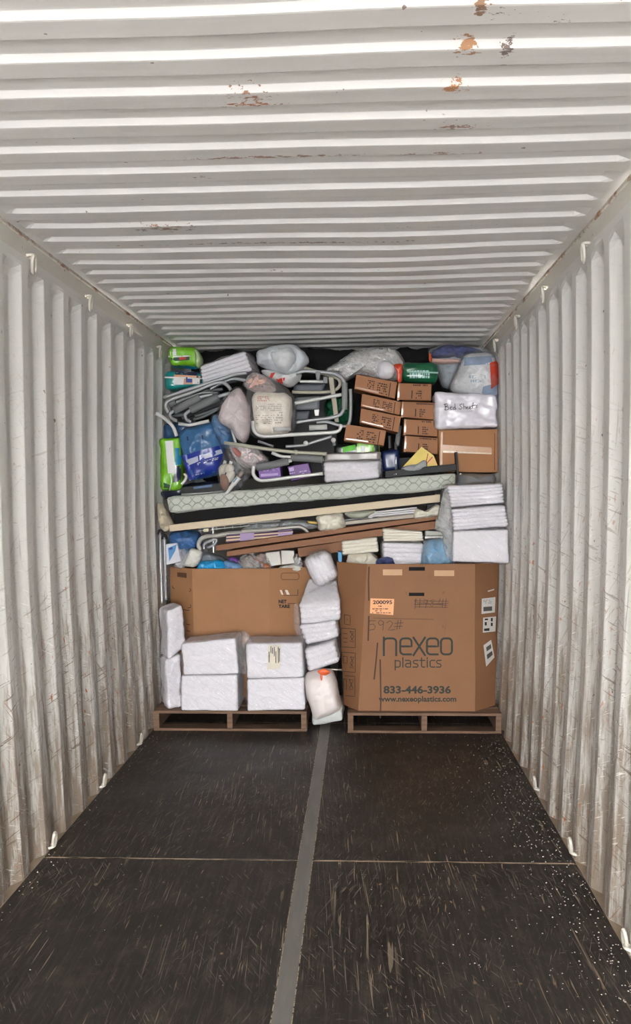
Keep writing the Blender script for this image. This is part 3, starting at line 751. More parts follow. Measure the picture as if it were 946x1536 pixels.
# ================================================================== LEFT BIN CONTENTS
t = Thing('blue_bag', 'shiny blue plastic bag above the left bin beside the wall', 'bag')
t.add('bag_body', pillow([(255,803),(262,797),(280,795),(298,799),(303,812),(298,824),(284,838),(272,832),(266,820),(256,815)], 6.66, .12, 2.2, .012, .02, 13, 41), M('blue_plastic', (64,104,156), .3, coat=.4, bump=.5, bscale=40)); t.add('clear_tail', pillow([(262,812),(280,818),(284,845),(272,852),(264,835)], 6.56, .03, 2, .012, .012, 16, 42), milky); t.done()
t = Thing('glove_box', 'white and blue glove box standing in the left corner of left bin', 'box')
s = qbox(((246,817),(265,814.5),(271,842),(248,848)), [6.52,6.50,6.50,6.52], .12); b = tree_of(s); t.add('box_body', s, M('white_card', (216,216,222), .5))
t.add('printed_panel', decal(b, ((252,822),(265,816.5),(263,826),(254,842)), 3, 3), M('print_blue', (92,146,196), .5)); t.add('printed_mark', decal(b, ((254,822),(259,820),(259,824),(254,825)), 1, 1, .004), M('print_navy', (40,64,140), .5)); t.done()
one('folded_paper', pillow([(287,822),(295,824),(304,830),(298,846),(290,850),(277,848),(281,836)], 6.52, .05, 4, .006, .006, 14, 43), M('soft_white_paper', (214,212,204), .8), 'crumpled white paper wad standing above the left bin rim', 'paper')
one('clear_wrap', pillow([(262,846),(274,838),(288,822),(284,838),(276,852),(266,853)], 6.54, .04, 2, .01, .01, 16, 44), milky, 'scrap of clear film beside the glove box', 'plastic film')
one('grey_pouch', pillow([(300,832),(312,828),(330,834),(342,842),(338,852),(305,852)], 6.68, .08, 2, .01, .012, 12, 45), M('grey_pouch_plastic', (128,136,142), .35, coat=.3), 'dull grey plastic pouch behind the bright blue pack', 'bag')
one('blue_wipes_pack', pillow([(296,850),(302,842),(318,840),(334,841),(336,856),(297,857)], 6.56, .06, 3, .006, .01, 14, 46), M('bright_blue_plastic', (34,150,206), .3, coat=.5), 'bright blue plastic pack on the rim of the left bin', 'pack')
one('small_pouch', pillow([(334,848),(338,841),(350,842),(364,848),(362,857),(335,857)], 6.58, .05, 2.5, .008, .01, 15, 47), M('pale_blue_plastic', (110,150,190), .3, coat=.4), 'pale blue pouch on the rim between blue pack and bread bag', 'pouch')
one('small_pouch', pillow([(342,840),(345,836),(355,837),(361,843),(360,850),(348,848)], 6.66, .05, 2.5, .008, .01, 15, 48), M('purple_plastic', (140,96,184), .3, coat=.4), 'purple pouch behind the pale blue pouch in the left bin', 'pouch')
t = Thing('clear_bag', 'clear bag of orange brown bottles lying in the left bin', 'bag')
pl = [(358,845),(364,834),(378,829),(396,831),(404,843),(406,856),(362,856)]
t.add('bag_film', pillow(pl, 6.62, .09, 2.2, .014, .014, 14, 49, grow=.006), milky)
t.add('contents', join(pillow([(360,848),(368,836),(380,836),(380,852),(364,854)], 6.62, .06, 2, .01, .01, 12, 50), ), M('tan_goods', (150,134,108), .6))
t.add('orange_item', join(pillow([(380,840),(386,832),(396,832),(398,842),(390,846),(382,845)], 6.60, .05, 2, .006, .006, 12, 51, 40, 8), pillow([(392,848),(398,844),(405,848),(404,853),(396,853)], 6.57, .04, 2, .006, .006, 12, 52, 40, 8)), M('orange_brown_goods', (176,112,82), .5)); t.done()
for q, Yq, lb in ((((398,829),(419,827),(422,847),(402,850)), 6.60, 'small white carton in the left bin, left of two'), (((421,825),(441,826),(443,845),(422,847)), 6.60, 'small white carton in the left bin, right of two')):
    one('small_carton', qbox(q, Yq, .12, .006), M('white_card2', (218,216,208), .7, bump=.3, bscale=30), lb, 'box', 'white cartons in the left bin')
one('paper_scrap', pillow([(420,850),(432,847),(450,846),(452,856),(420,857)], 6.58, .04, 2.5, .008, .01, 14, 53), M('soft_white_paper', (214,212,204), .8), 'loose white paper under the two small white cartons', 'paper')
one('clear_wrap', pillow([(442,830),(450,834),(454,846),(446,850),(440,840)], 6.52, .04, 2, .01, .01, 16, 54), milky, 'clear film scrap right of the small white cartons', 'plastic film')

# crutches standing in the gap at the left wall
for pts, lb in (([(240,799,6.5),(241,850,6.45),(243,905,6.4)], 'aluminium crutch standing in the gap by the left wall, nearest the wall'), ([(246.5,806,6.52),(247.5,850,6.48),(249,900,6.42)], 'aluminium crutch standing in the gap by the left wall, nearest the bin')):
    t = Thing('crutch', lb, 'crutch', 'crutches by the left wall')
    t.add('shaft', tube(pts, 6.5, .0095), alu); a = pts[0]; t.add('cuff', tube([(a[0]-2,a[1]+3,a[2]),(a[0],a[1]-3,a[2]),(a[0]+3,a[1]+3,a[2])], 6.5, .011), darkP)
    for k in range(4): yy = 862+k*9; t.add('adjusting_button', tube([(pts[1][0]+.6,yy,6.42),(pts[1][0]+2.4,yy+1,6.42)], 6.42, .007, seg=8), alu)
    t.done()

# ================================================================== LONG FLAT THINGS BELOW THE MATTRESS
t = Thing('long_carton', 'long flat brown carton slanting across between the two bins', 'cardboard box', 'long slanting cartons')
s = qbox(((324,818),(657,772),(657,779),(324,826.5)), 6.42, .5); t.add('carton_body', s, cardD); b = tree_of(s); t.add('faint_print', join(printlines(b, 390,810,404,814,2,1,skew=-.13), printlines(b, 486,797,500,800,2,2,skew=-.13)), M('faded_brown_ink', (112,76,52), .8)); t.done()
one('long_carton', qbox(((340,827),(655,781),(655,793),(340,835)), 6.44, .5), cardD, 'second long brown carton directly under the slanting one', 'cardboard box', 'long slanting cartons')
one('carton_flap', qbox(((446,822),(560,805),(560,822),(448,836)), 6.50, .2), cardD, 'dull brown cardboard panel behind the topmost tilted white pack', 'cardboard')
sheet = M('cream_laminate', (206,190,162), .6, 0, .05, 6)
t = Thing('bed_board', 'long cream edged board lying under the quilted mattress', 'board')
s = qbox(((253,787.5),(660,741.5),(660,753),(254,797.5)), 6.45, .75); t.add('board_panel', s, sheet); t.done()
one('black_bed_base', qbox(((262,769),(652,733.5),(652,744),(262,787)), 6.50, .72), blackF, 'thin black bed base sandwiched between mattress and cream board', 'mattress')  # black layer stands for the bed base in the hollow under the mattress
def mat_quilt():
    t = NT('quilted_ticking'); c = lin((194,198,188))
    sep = t.n('ShaderNodeSeparateXYZ'); t.l(t.tc.outputs['Object'], sep.inputs[0])
    z = t.math('ADD', sep.outputs['Z'], t.math('MULTIPLY', sep.outputs['X'], -.085))
    # interlaced wavy stitching
    def wv(ph, f, off, A=.028):
        s_ = t.math('MULTIPLY', t.math('SINE', t.math('ADD', t.math('MULTIPLY', sep.outputs['X'], f), ph)), A)
        return t.math('ABSOLUTE', t.math('SUBTRACT', t.math('SUBTRACT', z, off), s_))
    d = None
    for ph, f, off in ((0,42,.112),(PI,42,.112),(0,42,.165),(PI,42,.165)):
        w_ = wv(ph, f, off); d = w_ if d is None else t.math('MINIMUM', d, w_)
    line = t.ramp(t.math('MULTIPLY', d, 60), [(0, 1.), (.12, .8), (.25, 0.)])
    n2 = t.noise(t.mapping((60,60,60)), 1, 3)
    col = t.mix(n2, tuple(v*.9 for v in c), tuple(v*1.1 for v in c)); col = t.mix(t.math('MULTIPLY', line, .6), col, tuple(v*.5 for v in c))
    t.l(col, t.b.inputs['Base Color']); t.b.inputs['Roughness'].default_value = .9
    t.bump(t.math('SUBTRACT', 1, line), .7, .008); return t.m
t = Thing('mattress', 'pale green quilted single mattress lying slanted across both bins', 'mattress')
c8 = corners(((249,745),(684,708.5),(682,733),(254,769.5)), 6.46, .8)
t.add('quilted_cover', softbox(c8, .022, .006, 0, 0, 60, 40, 5), mat_quilt())
tp = M('seam_tape', (188,192,184), .8)
t.add('edge_piping', join(tube3([c8[0]+Vector((.02,-.003,-.012)), c8[0].lerp(c8[1],.5)+Vector((0,-.006,-.012)), c8[1]+Vector((-.02,-.003,-.012))], .005), tube3([c8[3]+Vector((.02,-.003,.012)), c8[3].lerp(c8[2],.5)+Vector((0,-.006,.012)), c8[2]+Vector((-.02,-.003,.012))], .005)), tp); t.done()
one('rolled_cloth', pillow([(237,757),(243,755),(250,766),(257,780),(258,792),(250,797),(242,790),(238,773)], 6.50, .08, 2, .014, .016, 14, 61), M('beige_cloth', (196,184,160), .9, bump=.5), 'beige rolled cloth squeezed between left wall and mattress end', 'cloth')
# frames and oddments in the slot under the board
t = Thing('tube_frame', 'pale grey bent tube frame lying under the left half of board', 'frame')
Z = Q(220,740,[(425,450),(408,405),(430,360),(480,338),(560,332),(640,318)]); t.add('outer_tube', tube(Z+[(360,799),(445,790)], 6.55, .016), M('warm_grey_tube', (168,164,156), .4, .1))
Z = Q(220,740,[(450,440),(455,400),(500,375),(548,365),(540,395),(480,430)]); t.add('inner_tube', tube(Z, 6.6, .010), greyT)
t.add('upper_tube', tube([(362,797),(400,795),(448,790),(456,793),(462,800)], 6.5, .013), M('warm_grey_tube', (168,164,156), .4, .1)); t.done()
t = Thing('wire_basket', 'white wire basket hanging under the left half of board', 'basket')
wr = []
for k in range(3): wr.append(tube([(298,796-k*3.5),(360,790-k*3.5),(420,784-k*3)], 6.6, .003, seg=6))
t.add('long_wires', join(*wr), whiteT)
wr = [tube([(300+12*k,786-k*.9),(301+12*k,798-k*1.2)], 6.6, .0025, seg=6) for k in range(10)]
t.add('cross_wires', join(*wr), whiteT); t.add('tag', qbox(((305,793),(313,792),(313,797.5),(305,798)), 6.55, .01), M('cream_tag', (206,200,170), .6)); t.done()
t = Thing('folding_chair', 'folded chair slats with purple and cream stripes on the long carton', 'chair')
s = qbox(((339,803),(440,795.5),(440,804),(339,814)), 6.50, .12); b = tree_of(s); t.add('cloth_edge', s, M('purple_cloth', (92,66,104), .8))
for a_, b_ in ((804.8,807), (809,812)): t.add('cream_stripe', decal(b, ((339.5,a_),(439,a_-7.8),(439,b_-8.2),(339.5,b_)), 6, 1), M('cream_stripe_cloth', (214,192,158), .8))
for x in (360, 417): t.add('lavender_strap', decal(b, ((x,803-(x-339)*.075),(x+21,803-(x-318)*.075),(x+21,814-(x-318)*.1),(x,814-(x-339)*.1)), 2, 2, .006), M('lavender_cloth', (176,156,196), .8))
t.done()
one('plastic_sheeting', pillow([(362,795),(380,786),(410,783),(445,780),(468,784),(476,792),(450,794),(400,795)], 6.62, .06, 2, .014, .02, 15, 62), M('grey_sheeting', (150,154,156), .35, coat=.3, bump=.6), 'grey crumpled plastic sheeting under the cream board', 'plastic sheet')
one('folded_towel', pillow([(474,776),(482,772),(510,770),(515,776),(518,790),(508,794),(480,796),(477,786)], 6.46, .07, 3.5, .010, .016, 13, 63), M('off_white_towel', (222,216,200), .9, bump=.6, bscale=70), 'cream towel stuffed between cream board and long carton, at mid length', 'towel', 'towels under the board')
one('folded_towel', pillow([(620,774),(624,763),(634,768),(645,763),(655,757),(661,762),(658,772),(640,776),(622,778)], 6.42, .06, 2.4, .008, .014, 15, 64), M('off_white_towel', (222,216,200), .9, bump=.6, bscale=70), 'cream towel under the right end of the cream board', 'towel', 'towels under the board')
one('yellow_strap', qbox(((461,781),(476,783),(476,786),(462,785)), 6.5, .02), M('mustard_plastic', (206,176,84), .5), 'small yellow strap left of the cream towel', 'strap')
t = Thing('plastic_basin', 'grey green plastic basin lying upside down under the board', 'basin')
t.add('basin_body', pillow([(518,770),(535,768),(556,766),(562,768),(550,775),(540,778),(524,776)], 6.48, .09, 4, .002, .002, 5, 65), M('sage_plastic', (176,180,162), .5)); t.add('rim', tube([(517,770.5),(540,768.3),(563,766.5)], 6.44, .006), M('sage_plastic', (176,180,162), .5)); t.done()
t = Thing('paper_stack', 'white folded paper sheets under the right half of the board', 'papers')
for k in range(3): t.add('paper_sheet', tube([(625,761.5+k*3.2),(575,767+k*2.8),(556,769.5+k*2.6),(553,771.5+k*2.2),(558,773+k*2)], 6.47, .006, seg=8), M('sheet_paper', (218,216,220), .6))
t.add('paper_block', qbox(((566,769),(626,764),(626,776),(566,779)), 6.50, .2), M('sheet_grey_paper', (168,164,160), .7)); t.done()
t = Thing('folded_bed_rail', 'grey folded bed rail lying along the top of the long carton', 'rail')
t.add('rail_bar', qbox(((516,782),(628,770),(628,776),(516,788)), 6.46, .03), M('taupe_metal', (140,132,120), .5, .3)); t.add('rail_bar', qbox(((516,779),(560,775),(560,777),(516,781)), 6.50, .03), greyT); t.done()
one('table_bracket', qbox(((640,757),(652,756),(652,763),(640,764)), 6.47, .05), darkP, 'small black bracket under the right end of the board', 'bracket')

# ================================================================== ON TOP OF THE MATTRESS
lime = M('lime_plastic', (122,190,40), .35, coat=.5, bump=.4, bscale=30)
teal = M('teal_plastic', (18,140,136), .35, coat=.5, bump=.4, bscale=30)
navy = M('navy_plastic', (30,34,66), .35, coat=.5)
royal = M('royal_blue_plastic', (28,60,150), .35, coat=.5)
pw = M('print_white', (224,224,222), .5); pblue = M('print_mid_blue', (22,128,170), .5); pred = M('print_red', (190,50,44), .5)
GP = 'printed packs of briefs'
t = Thing('briefs_pack', 'lime green pack standing on end beside the left wall', 'package', GP)
s = softq(((238,657),(270,655.5),(272,735),(240,737)), 6.62, .14, r=.035, amp=.006, seed=71, ridge=.004); b = tree_of(s); t.add('pack_body', s, lime)
t.add('printed_panel', decal(b, ((262,672),(271,672),(271.5,697),(263,698)), 3, 5), pblue); t.add('printed_panel', decal(b, ((262,699),(271.5,698),(272,730),(260,733),(258,712)), 3, 5) if False else decal(b, ((262.5,699),(271.5,698),(271,722),(259,724)), 3, 5), navy)
t.add('white_label', decal(b, ((247.5,662),(259.5,661),(263,711),(252,710)), 4, 8, .004), pw); t.add('barcode_panel', decal(b, ((241,722),(256,728),(255,735),(243,734)), 3, 3), M('dark_green_print', (24,70,44), .5))
t.add('seal_strip', tube([(256,711),(257,722),(254,736)], 6.60, .004, seg=6), pw); t.done()
t = Thing('briefs_pack', 'large blue pack with navy printed lower half left of the clear bags', 'package', GP)
s = softq(((263,643),(324,633),(336,706),(283,723)), 6.60, .26, r=.075, amp=.010, seed=72, ridge=.007, n=34); b = tree_of(s)
t.add('pack_body', s, M('steel_blue_plastic', (62,108,152), .45, coat=.25, bump=.4, bscale=26))
t.add('navy_panel', decal(b, ((272,684),(332,667),(335,706),(284,721)), 12, 10, .003), M('navy_print', (26,48,140), .4, coat=.2)); 
t.add('white_print', join(decal(b, ((279,690),(297,684),(298,692),(281,699)), 3, 2, .005), decal(b, ((299,683),(331,674),(333,680),(300,691)), 4, 2, .005)), M('silver_print', (190,196,214), .4), label='white and silver printed bands')
t.add('small_print', join(printlines(b, 296,694,328,698,2,6,skew=-.28,cap=.005), printlines(b, 288,712,306,714,1,7,skew=-.2,cap=.005)), pw); [t.add('vent_hole', decal(b, q_,1,1,.004), navy) for q_ in (((280,655),(282,655),(283,661),(281,661)), ((302,653),(304,653),(305,659),(303,659)))]; t.done()
t = Thing('clear_bag', 'clear bag holding blue pads behind the large blue pack', 'bag')
pl = [(318,628),(326,622),(338,634),(348,648),(350,662),(338,672),(330,664),(320,648)]
t.add('blue_pads', pillow(pl, 6.70, .09, 3, .01, .012, 12, 73), M('mid_blue_cloth', (58,112,160), .6)); t.add('bag_film', pillow(pl, 6.70, .09, 3, .012, .016, 14, 74, grow=.01), clear); t.done()
one('blue_bag', pillow([(247,640),(262,634),(290,636),(300,650),(290,660),(262,664),(248,660)], 6.85, .12, 3, .012, .012, 9, 75), M('dull_blue_plastic', (50,84,124), .4, coat=.3), 'dull blue bag behind the lime pack against the left wall', 'bag')
one('blue_bag', pillow([(242,738),(262,736),(280,726),(330,722),(334,734),(290,742),(250,748)], 6.75, .10, 3, .012, .012, 9, 76), M('black_blue_plastic', (26,34,52), .4, coat=.3), 'blackish blue bag lying on the mattress under the large blue pack', 'bag')
t = Thing('picture_tray', 'black tray with white edge lying under the large blue pack', 'tray')
t.add('tray_body', qbox(((272,731),(350,722),(356,735),(272,742)), 6.62, .2), darkP); t.add('white_edge', tube([(272,741.5),(312,739),(338,736)], 6.60, .004, seg=6), whiteT)
t.add('blue_panel', qbox(((290,730),(318,726),(318,731),(290,734)), 6.60, .01), M('dull_blue_print', (58,90,130), .4)); t.done()
# bag with bottles and the tube
pl = [(328,708),(334,692),(340,676),(344,667),(352,668),(362,684),(372,698),(375,710),(366,722),(352,736),(342,738),(332,730)]
t = Thing('clear_bag', 'clear bag of small bottles sliding over the mattress edge', 'bag')
t.add('bag_film', pillow(pl, 6.50, .09, 2.6, .012, .014, 13, 77, grow=.01), clear); t.done()
for c_, lb in (([(328,702),(336,695),(342,698),(336,712),(330,716)], 'cream bottle in the clear bag, at its left edge'), ([(338,700),(345,696),(351,700),(349,708),(340,710)], 'cream bottle in the clear bag, uppermost'), ([(339,712),(345,706),(352,708),(350,718),(343,724)], 'cream bottle in the clear bag, right of the brown one')):
    t = Thing('small_bottle', lb, 'bottle', 'bottles in the clear bag'); t.add('bottle_body', pillow(c_, 6.50, .035, 2, .002, .002, 8, 78, 40, 8), creamF); x_, y_ = c_[1]; t.add('cap', tube([(x_,y_+1),(x_+2,y_-4)], 6.50, .012), pw); t.done()
one('brown_pouch', pillow([(330,714),(338,712),(343,722),(341,734),(333,733)], 6.47, .035, 3, .003, .003, 8, 79, 40, 8), M('brown_pouch_plastic', (150,106,84), .5), 'brown pouch in the lower left of the bag of bottles', 'pouch')
t = Thing('cream_tube', 'white squeeze tube pointing down over the mattress edge', 'tube'); t.add('tube_body', tube([(339,741),(346,731),(358,716)], 6.36, [.011,.014,.018,.021]), M('tube_white', (206,206,200), .4, coat=.3)); t.add('tube_cap', tube([(358.5,715),(364,707)], 6.36, .018), M('tube_grey_cap', (132,120,112), .4)); b = None; t.add('tube_print', tube([(350,723),(355,717)], 6.343, .006, seg=6), M('print_pale_blue', (120,150,180), .5)); t.done()
t = Thing('clear_bag', 'clear bag of pink and white linen right of the bottle bag', 'bag'); pl = [(346,668),(360,667),(378,670),(392,680),(402,690),(392,697),(380,703),(370,700),(354,690)]
t.add('pink_linen', pillow(pl, 6.56, .10, 3, .012, .014, 11, 80), M('pink_white_linen', (218,200,200), .6, 0, .12, 20, bump=.5, bscale=40)); t.add('red_piece', pillow([(348,673),(354,672),(362,680),(360,686),(352,682)], 6.45, .03, 2, .004, .004, 12, 81, 30, 6), M('dusty_red', (176,110,104), .6)); t.add('bag_film', pillow(pl, 6.56, .10, 3, .014, .016, 14, 82, grow=.01), milky); t.done()
# purple cartons, commode frame with grey arm pads
pur = M('purple_card', (112,64,156), .45, 0, .15, 30)
t = Thing('medicine_carton', 'purple printed carton under the grey arm pads, left one', 'box', 'purple cartons'); s = qbox(((387,702),(420,699),(421.5,716),(389,719)), 6.56, .15); b = tree_of(s); t.add('carton_body', s, pur); t.add('pale_print', join(printlines(b, 390,704,418,708,2,3,skew=-.08), decal(b, ((391,711),(417,709.5),(417,713),(391,715)), 2, 1)), M('lilac_print', (178,150,206), .5)); t.done()
t = Thing('medicine_carton', 'darker purple printed carton right of the first purple one', 'box', 'purple cartons'); s = qbox(((431,700),(462,694),(468,714),(437,722)), 6.56, .15); b = tree_of(s); t.add('carton_body', s, M('deep_purple_card', (100,46,132), .45, 0, .15, 30)); t.add('barcode', decal(b, ((433,702),(440,700.5),(441,706),(434,707.5)), 1, 1), M('lilac_print', (178,150,206), .5)); t.add('pale_print', printlines(b, 434,709,462,716,2,9,skew=-.18), M('lilac_print', (178,150,206), .5)); t.done()
t = Thing('commode_chair', 'white commode chair frame with two grey arm pads above purple cartons', 'chair frame', 'metal mobility frames')
Z = Q(360,640,[(108,310),(104,370),(130,410),(175,425),(400,398),(650,370)]); t.add('frame_tube', tube(Z, 6.46, .0125), whiteT)
Z = Q(360,640,[(250,205),(330,235),(420,240),(660,262)]); t.add('frame_tube', tube(Z, 6.52, .012), whiteT)
t.add('arm_pad', tube(Q(360,640,[(130,320),(255,300),(380,272)]), 6.44, .026), foam); t.add('arm_pad', tube(Q(360,640,[(400,245),(525,250),(650,260)]), 6.46, .024), foam)
t.add('pad_link', tube(Q(360,640,[(378,272),(405,262)]), 6.45, .014), whiteT); t.done()
t = Thing('long_pole', 'long beige grey pole lying below the walker frames', 'pole'); t.add('pole_shaft', tube([(336,664),(400,673.5),(444,678.5),(490,681)], 6.42, .0125), beigeT); t.add('pole_collar', tube([(441,678.3),(446,678.8)], 6.42, .017), beigeT); t.done()
# centre: upper stack of walkers
t = Thing('walker_frame', 'white walking frame with grey grip lying sideways, outermost at centre', 'walking frame', 'metal mobility frames')
Z = Q(360,500,[(440,318),(500,298),(620,305),(740,318),(795,345),(820,395),(822,500),(818,590),(790,640),(700,668),(560,685),(440,703)]); t.add('frame_tube', tube(Z, 6.50, .0125, fillet=3), greyT)
t.add('hand_grip', tube(Q(360,500,[(824,390),(824,600)]), 6.49, .020), M('light_grey_grip', (150,154,154), .7))
t.add('hinge_bracket', join(qbox(Q(360,500,[(592,300),(635,305),(625,372),(600,365)]), 6.47, .02), qbox(Q(360,500,[(655,340),(690,345),(690,395),(655,390)]), 6.50, .02)), M('grey_bracket', (126,128,130), .5))
t.add('cross_brace', tube(Q(360,500,[(430,552),(520,535),(640,513),(800,482)]), 6.54, .0125), whiteT); t.done()
t = Thing('walker_frame', 'beige walking frame behind the white ones at centre', 'walking frame', 'metal mobility frames')
Z = Q(360,500,[(480,262),(560,290),(700,330),(775,360),(788,400),(760,440),(700,462),(560,465),(410,462)]); t.add('frame_tube', tube(Z, 6.66, .012, fillet=3), beigeT)
t.add('flat_strut', qbox(Q(360,500,[(695,345),(735,345),(780,700),(745,700)]), 6.62, .02), M('beige_strut', (176,168,148), .5)); t.add('cross_brace', tube(Q(360,500,[(470,378),(560,380),(660,380)]), 6.62, .011), whiteT); t.done()
t = Thing('walker_frame', 'white walking frame bent round under the printed bag', 'walking frame', 'metal mobility frames')
Z = Q(360,500,[(100,690),(108,760),(140,800),(200,812),(400,800),(620,788),(740,780),(782,762),(792,715)]); t.add('frame_tube', tube(Z, 6.39, .0125, fillet=3), whiteT)
Z = Q(360,500,[(868,440),(872,560),(866,680),(845,728),(800,732),(690,700),(600,702)]); t.add('frame_tube', tube(Z, 6.56, .012, fillet=3), greyT)
t.add('seat_pad', tube(Q(360,500,[(262,758),(400,752)]), 6.43, .016), whiteT); t.add('seat_pad', tube(Q(360,500,[(545,745),(685,738)]), 6.45, .019), whiteT); t.done()
t = Thing('walker_frame', 'grey walker legs with white end caps below the centre frames', 'walking frame', 'metal mobility frames')
t.add('leg_tube', tube(Q(360,500,[(360,893),(500,882),(600,850),(725,812)]), 6.56, .010), greyT); t.add('leg_tube', tube(Q(360,500,[(140,850),(262,892)]), 6.58, .009), greyT); t.add('leg_tube', tube(Q(360,500,[(735,840),(742,885)]), 6.52, .011), greyT)
for x, y in Q(360,500,[(517,866),(735,842)]): t.add('end_cap', tube([(x,y,6.44),(x,y,6.56)], 6.5, .017), whiteT)
t.done()
t = Thing('plastic_commode', 'grey plastic commode panels inside the centre walking frames', 'seat')
t.add('back_panel', softq(Q(360,500,[(420,395),(690,380),(640,470),(420,470)]), 6.78, .05, r=.02, amp=.001, n=10), M('slate_plastic', (92,96,104), .5)); t.add('seat_panel', softq(Q(360,500,[(430,505),(640,490),(625,600),(430,605)]), 6.76, .05, r=.02, amp=.001, n=10), M('mid_grey_plastic', (132,134,138), .5))
t.add('lower_panel', softq(Q(360,500,[(430,612),(560,608),(530,690),(430,690)]), 6.74, .05, r=.02, amp=.001, n=10), M('slate_plastic', (92,96,104), .5))
t.add('latch', qbox(Q(360,500,[(582,600),(625,598),(620,648),(590,650)]), 6.68, .02), whiteT); t.done()
one('green_bag', pillow([(486,610),(492,598),(510,592),(528,596),(532,615),(524,634),(506,640),(490,630)], 6.84, .10, 2.5, .014, .018, 12, 83), M('dark_green_plastic', (20,84,56), .25, coat=.6, bump=.5, bscale=40), 'dark green shiny bag behind the walker grip', 'bag')
one('dark_filler_box', qbox(((440,575),(505,560),(505,712),(440,716)), 7.0, .2), darkP, 'added dark box darkening the gap behind the centre walking frames', 'box')  # added dark filler, keeps the gap behind the walking frames black
# left: stack of walkers with foam grips
t = Thing('walker_frame', 'grey walking frame with long straight tubes under the slanted white stack', 'walking frame', 'metal mobility frames')
t.add('frame_tube', tube(Q(220,500,[(130,507),(350,436),(560,368),(700,322),(790,312)]), 6.54, .0125), greyT)
t.add('frame_tube', tube(Q(220,500,[(172,625),(150,580),(165,535),(350,468),(540,392),(600,388),(640,415),(662,445)]), 6.52, .0125, fillet=3), greyT)
t.add('frame_tube', tube(Q(220,500,[(500,440),(600,385),(680,358),(785,372)]), 6.60, .012), greyT); t.done()
t = Thing('walker_frame', 'grey walking frame with two fat foam grips at the left', 'walking frame', 'metal mobility frames')
t.add('foam_grip', tube(Q(220,500,[(215,608),(420,505)]), 6.56, .029), foam); t.add('foam_grip', tube(Q(220,500,[(345,605),(565,500)]), 6.53, .029), foam); t.add('foam_grip', tube(Q(220,500,[(180,560),(230,545)]), 6.60, .024), foam)
t.add('frame_tube', tube(Q(220,500,[(222,605),(185,635),(195,665),(240,690)]), 6.56, .012), greyT); t.add('frame_tube', tube(Q(220,500,[(355,600),(305,640),(315,680),(350,700)]), 6.53, .012), greyT)
t.add('frame_tube', tube(Q(220,500,[(415,508),(470,490),(520,480)]), 6.57, .013), greyT); t.add('frame_tube', tube(Q(220,500,[(565,500),(620,480),(660,470)]), 6.55, .013), greyT); t.add('frame_tube', tube(Q(220,500,[(230,545),(300,515),(440,470),(560,470)]), 6.62, .009), greyT); t.done()
t = Thing('walker_frame', 'dark grey walking frame deep behind the foam grips', 'walking frame', 'metal mobility frames')
dgT = M('dark_grey_tube', (96,100,102), .45, .3)
for z_ in ([(370,680),(460,650),(560,600)], [(380,655),(470,625),(575,585)], [(270,540),(360,500),(480,450),(600,440)], [(190,650),(300,640),(420,600)]): t.add('frame_tube', tube(Q(220,500,z_), 6.70, .012), dgT)
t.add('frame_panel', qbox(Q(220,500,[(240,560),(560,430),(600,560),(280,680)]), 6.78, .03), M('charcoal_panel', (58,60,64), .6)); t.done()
one('bent_rod', tube(Q(220,500,[(250,712),(340,722),(420,705),(492,690)]), 6.50, .0115), whiteT, 'white bent tube lying above the large blue pack', 'tube')
one('walking_cane', tube(Q(220,500,[(72,630),(110,650),(165,690),(210,740),(236,810)]), 6.52, .0125), whiteT, 'white curved cane handle against the left wall above the lime pack', 'cane')
one('bent_rod', tube(Q(220,620,[(295,475),(312,500),(300,530),(275,560)]), 6.56, .010), whiteT, 'white bent tube right of the lime pack on end', 'tube')
one('grey_rod', tube([(345,634),(349,648),(354,668)], 6.56, .010), whiteT, 'pale upright tube beside the clear bag of blue pads', 'tube')
# bags around the printed one
t = Thing('clear_bag', 'clear bag of pale pink pads between walker frames and printed bag', 'bag'); pl = [(329,630),(332,610),(340,598),(350,586),(360,583),(366,592),(374,612),(375,636),(372,655),(366,664),(356,658),(348,644),(336,638)]
t.add('pink_pads', pillow(pl, 6.52, .10, 2.6, .012, .014, 10, 84), M('pale_pink_pads', (222,208,208), .6, 0, .06, 14, .5, 30)); t.add('bag_film', pillow(pl, 6.52, .10, 2.6, .014, .018, 13, 85, grow=.012), clear); t.done()
t = Thing('printed_bag', 'cream bag with faded red and grey print at the centre of frames', 'bag')
s = softq(((375,587),(437,588),(434,650),(381,655)), 6.43, .16, r=.06, amp=.006, seed=86, ridge=.003); b = tree_of(s); t.add('bag_body', s, M('cream_bag_plastic', (234,224,208), .5, bump=.4, bscale=30, coat=.2))
t.add('red_print', join(printlines(b, 386,594,404,602,3,11,h=.8,gap=.15)), M('faded_red', (206,150,134), .6)); t.add('grey_print', join(printlines(b, 384,608,398,616,3,12,h=.7,gap=.2), printlines(b, 402,605,422,617,4,13,h=.6,gap=.2), printlines(b, 384,622,408,637,5,14,h=.5,gap=.3), printlines(b, 410,617,424,636,5,15,h=.6,gap=.3)), M('faded_grey', (176,166,154), .6))
t.add('clear_cover', pillow([(372,590),(388,580),(405,572),(425,580),(441,598),(444,630),(438,648),(420,655),(385,657),(375,640)], 6.51, .12, 5, .01, .012, 12, 87, grow=.006), clear); t.done()
t = Thing('pink_bag', 'knotted clear bag with coral pink tissue above the printed bag', 'bag'); pl = [(367,578),(373,568),(384,561),(396,565),(408,575),(412,586),(396,588),(378,586)]
t.add('pink_tissue', pillow(pl, 6.52, .06, 2, .014, .018, 15, 88), M('coral_tissue', (214,176,164), .6, 0, .25, 30)); t.add('bag_film', pillow(pl, 6.52, .06, 2, .014, .018, 16, 89, grow=.01), milky); t.done()
t = Thing('white_bag', 'thin white carrier bag topmost over the printed bag', 'bag')
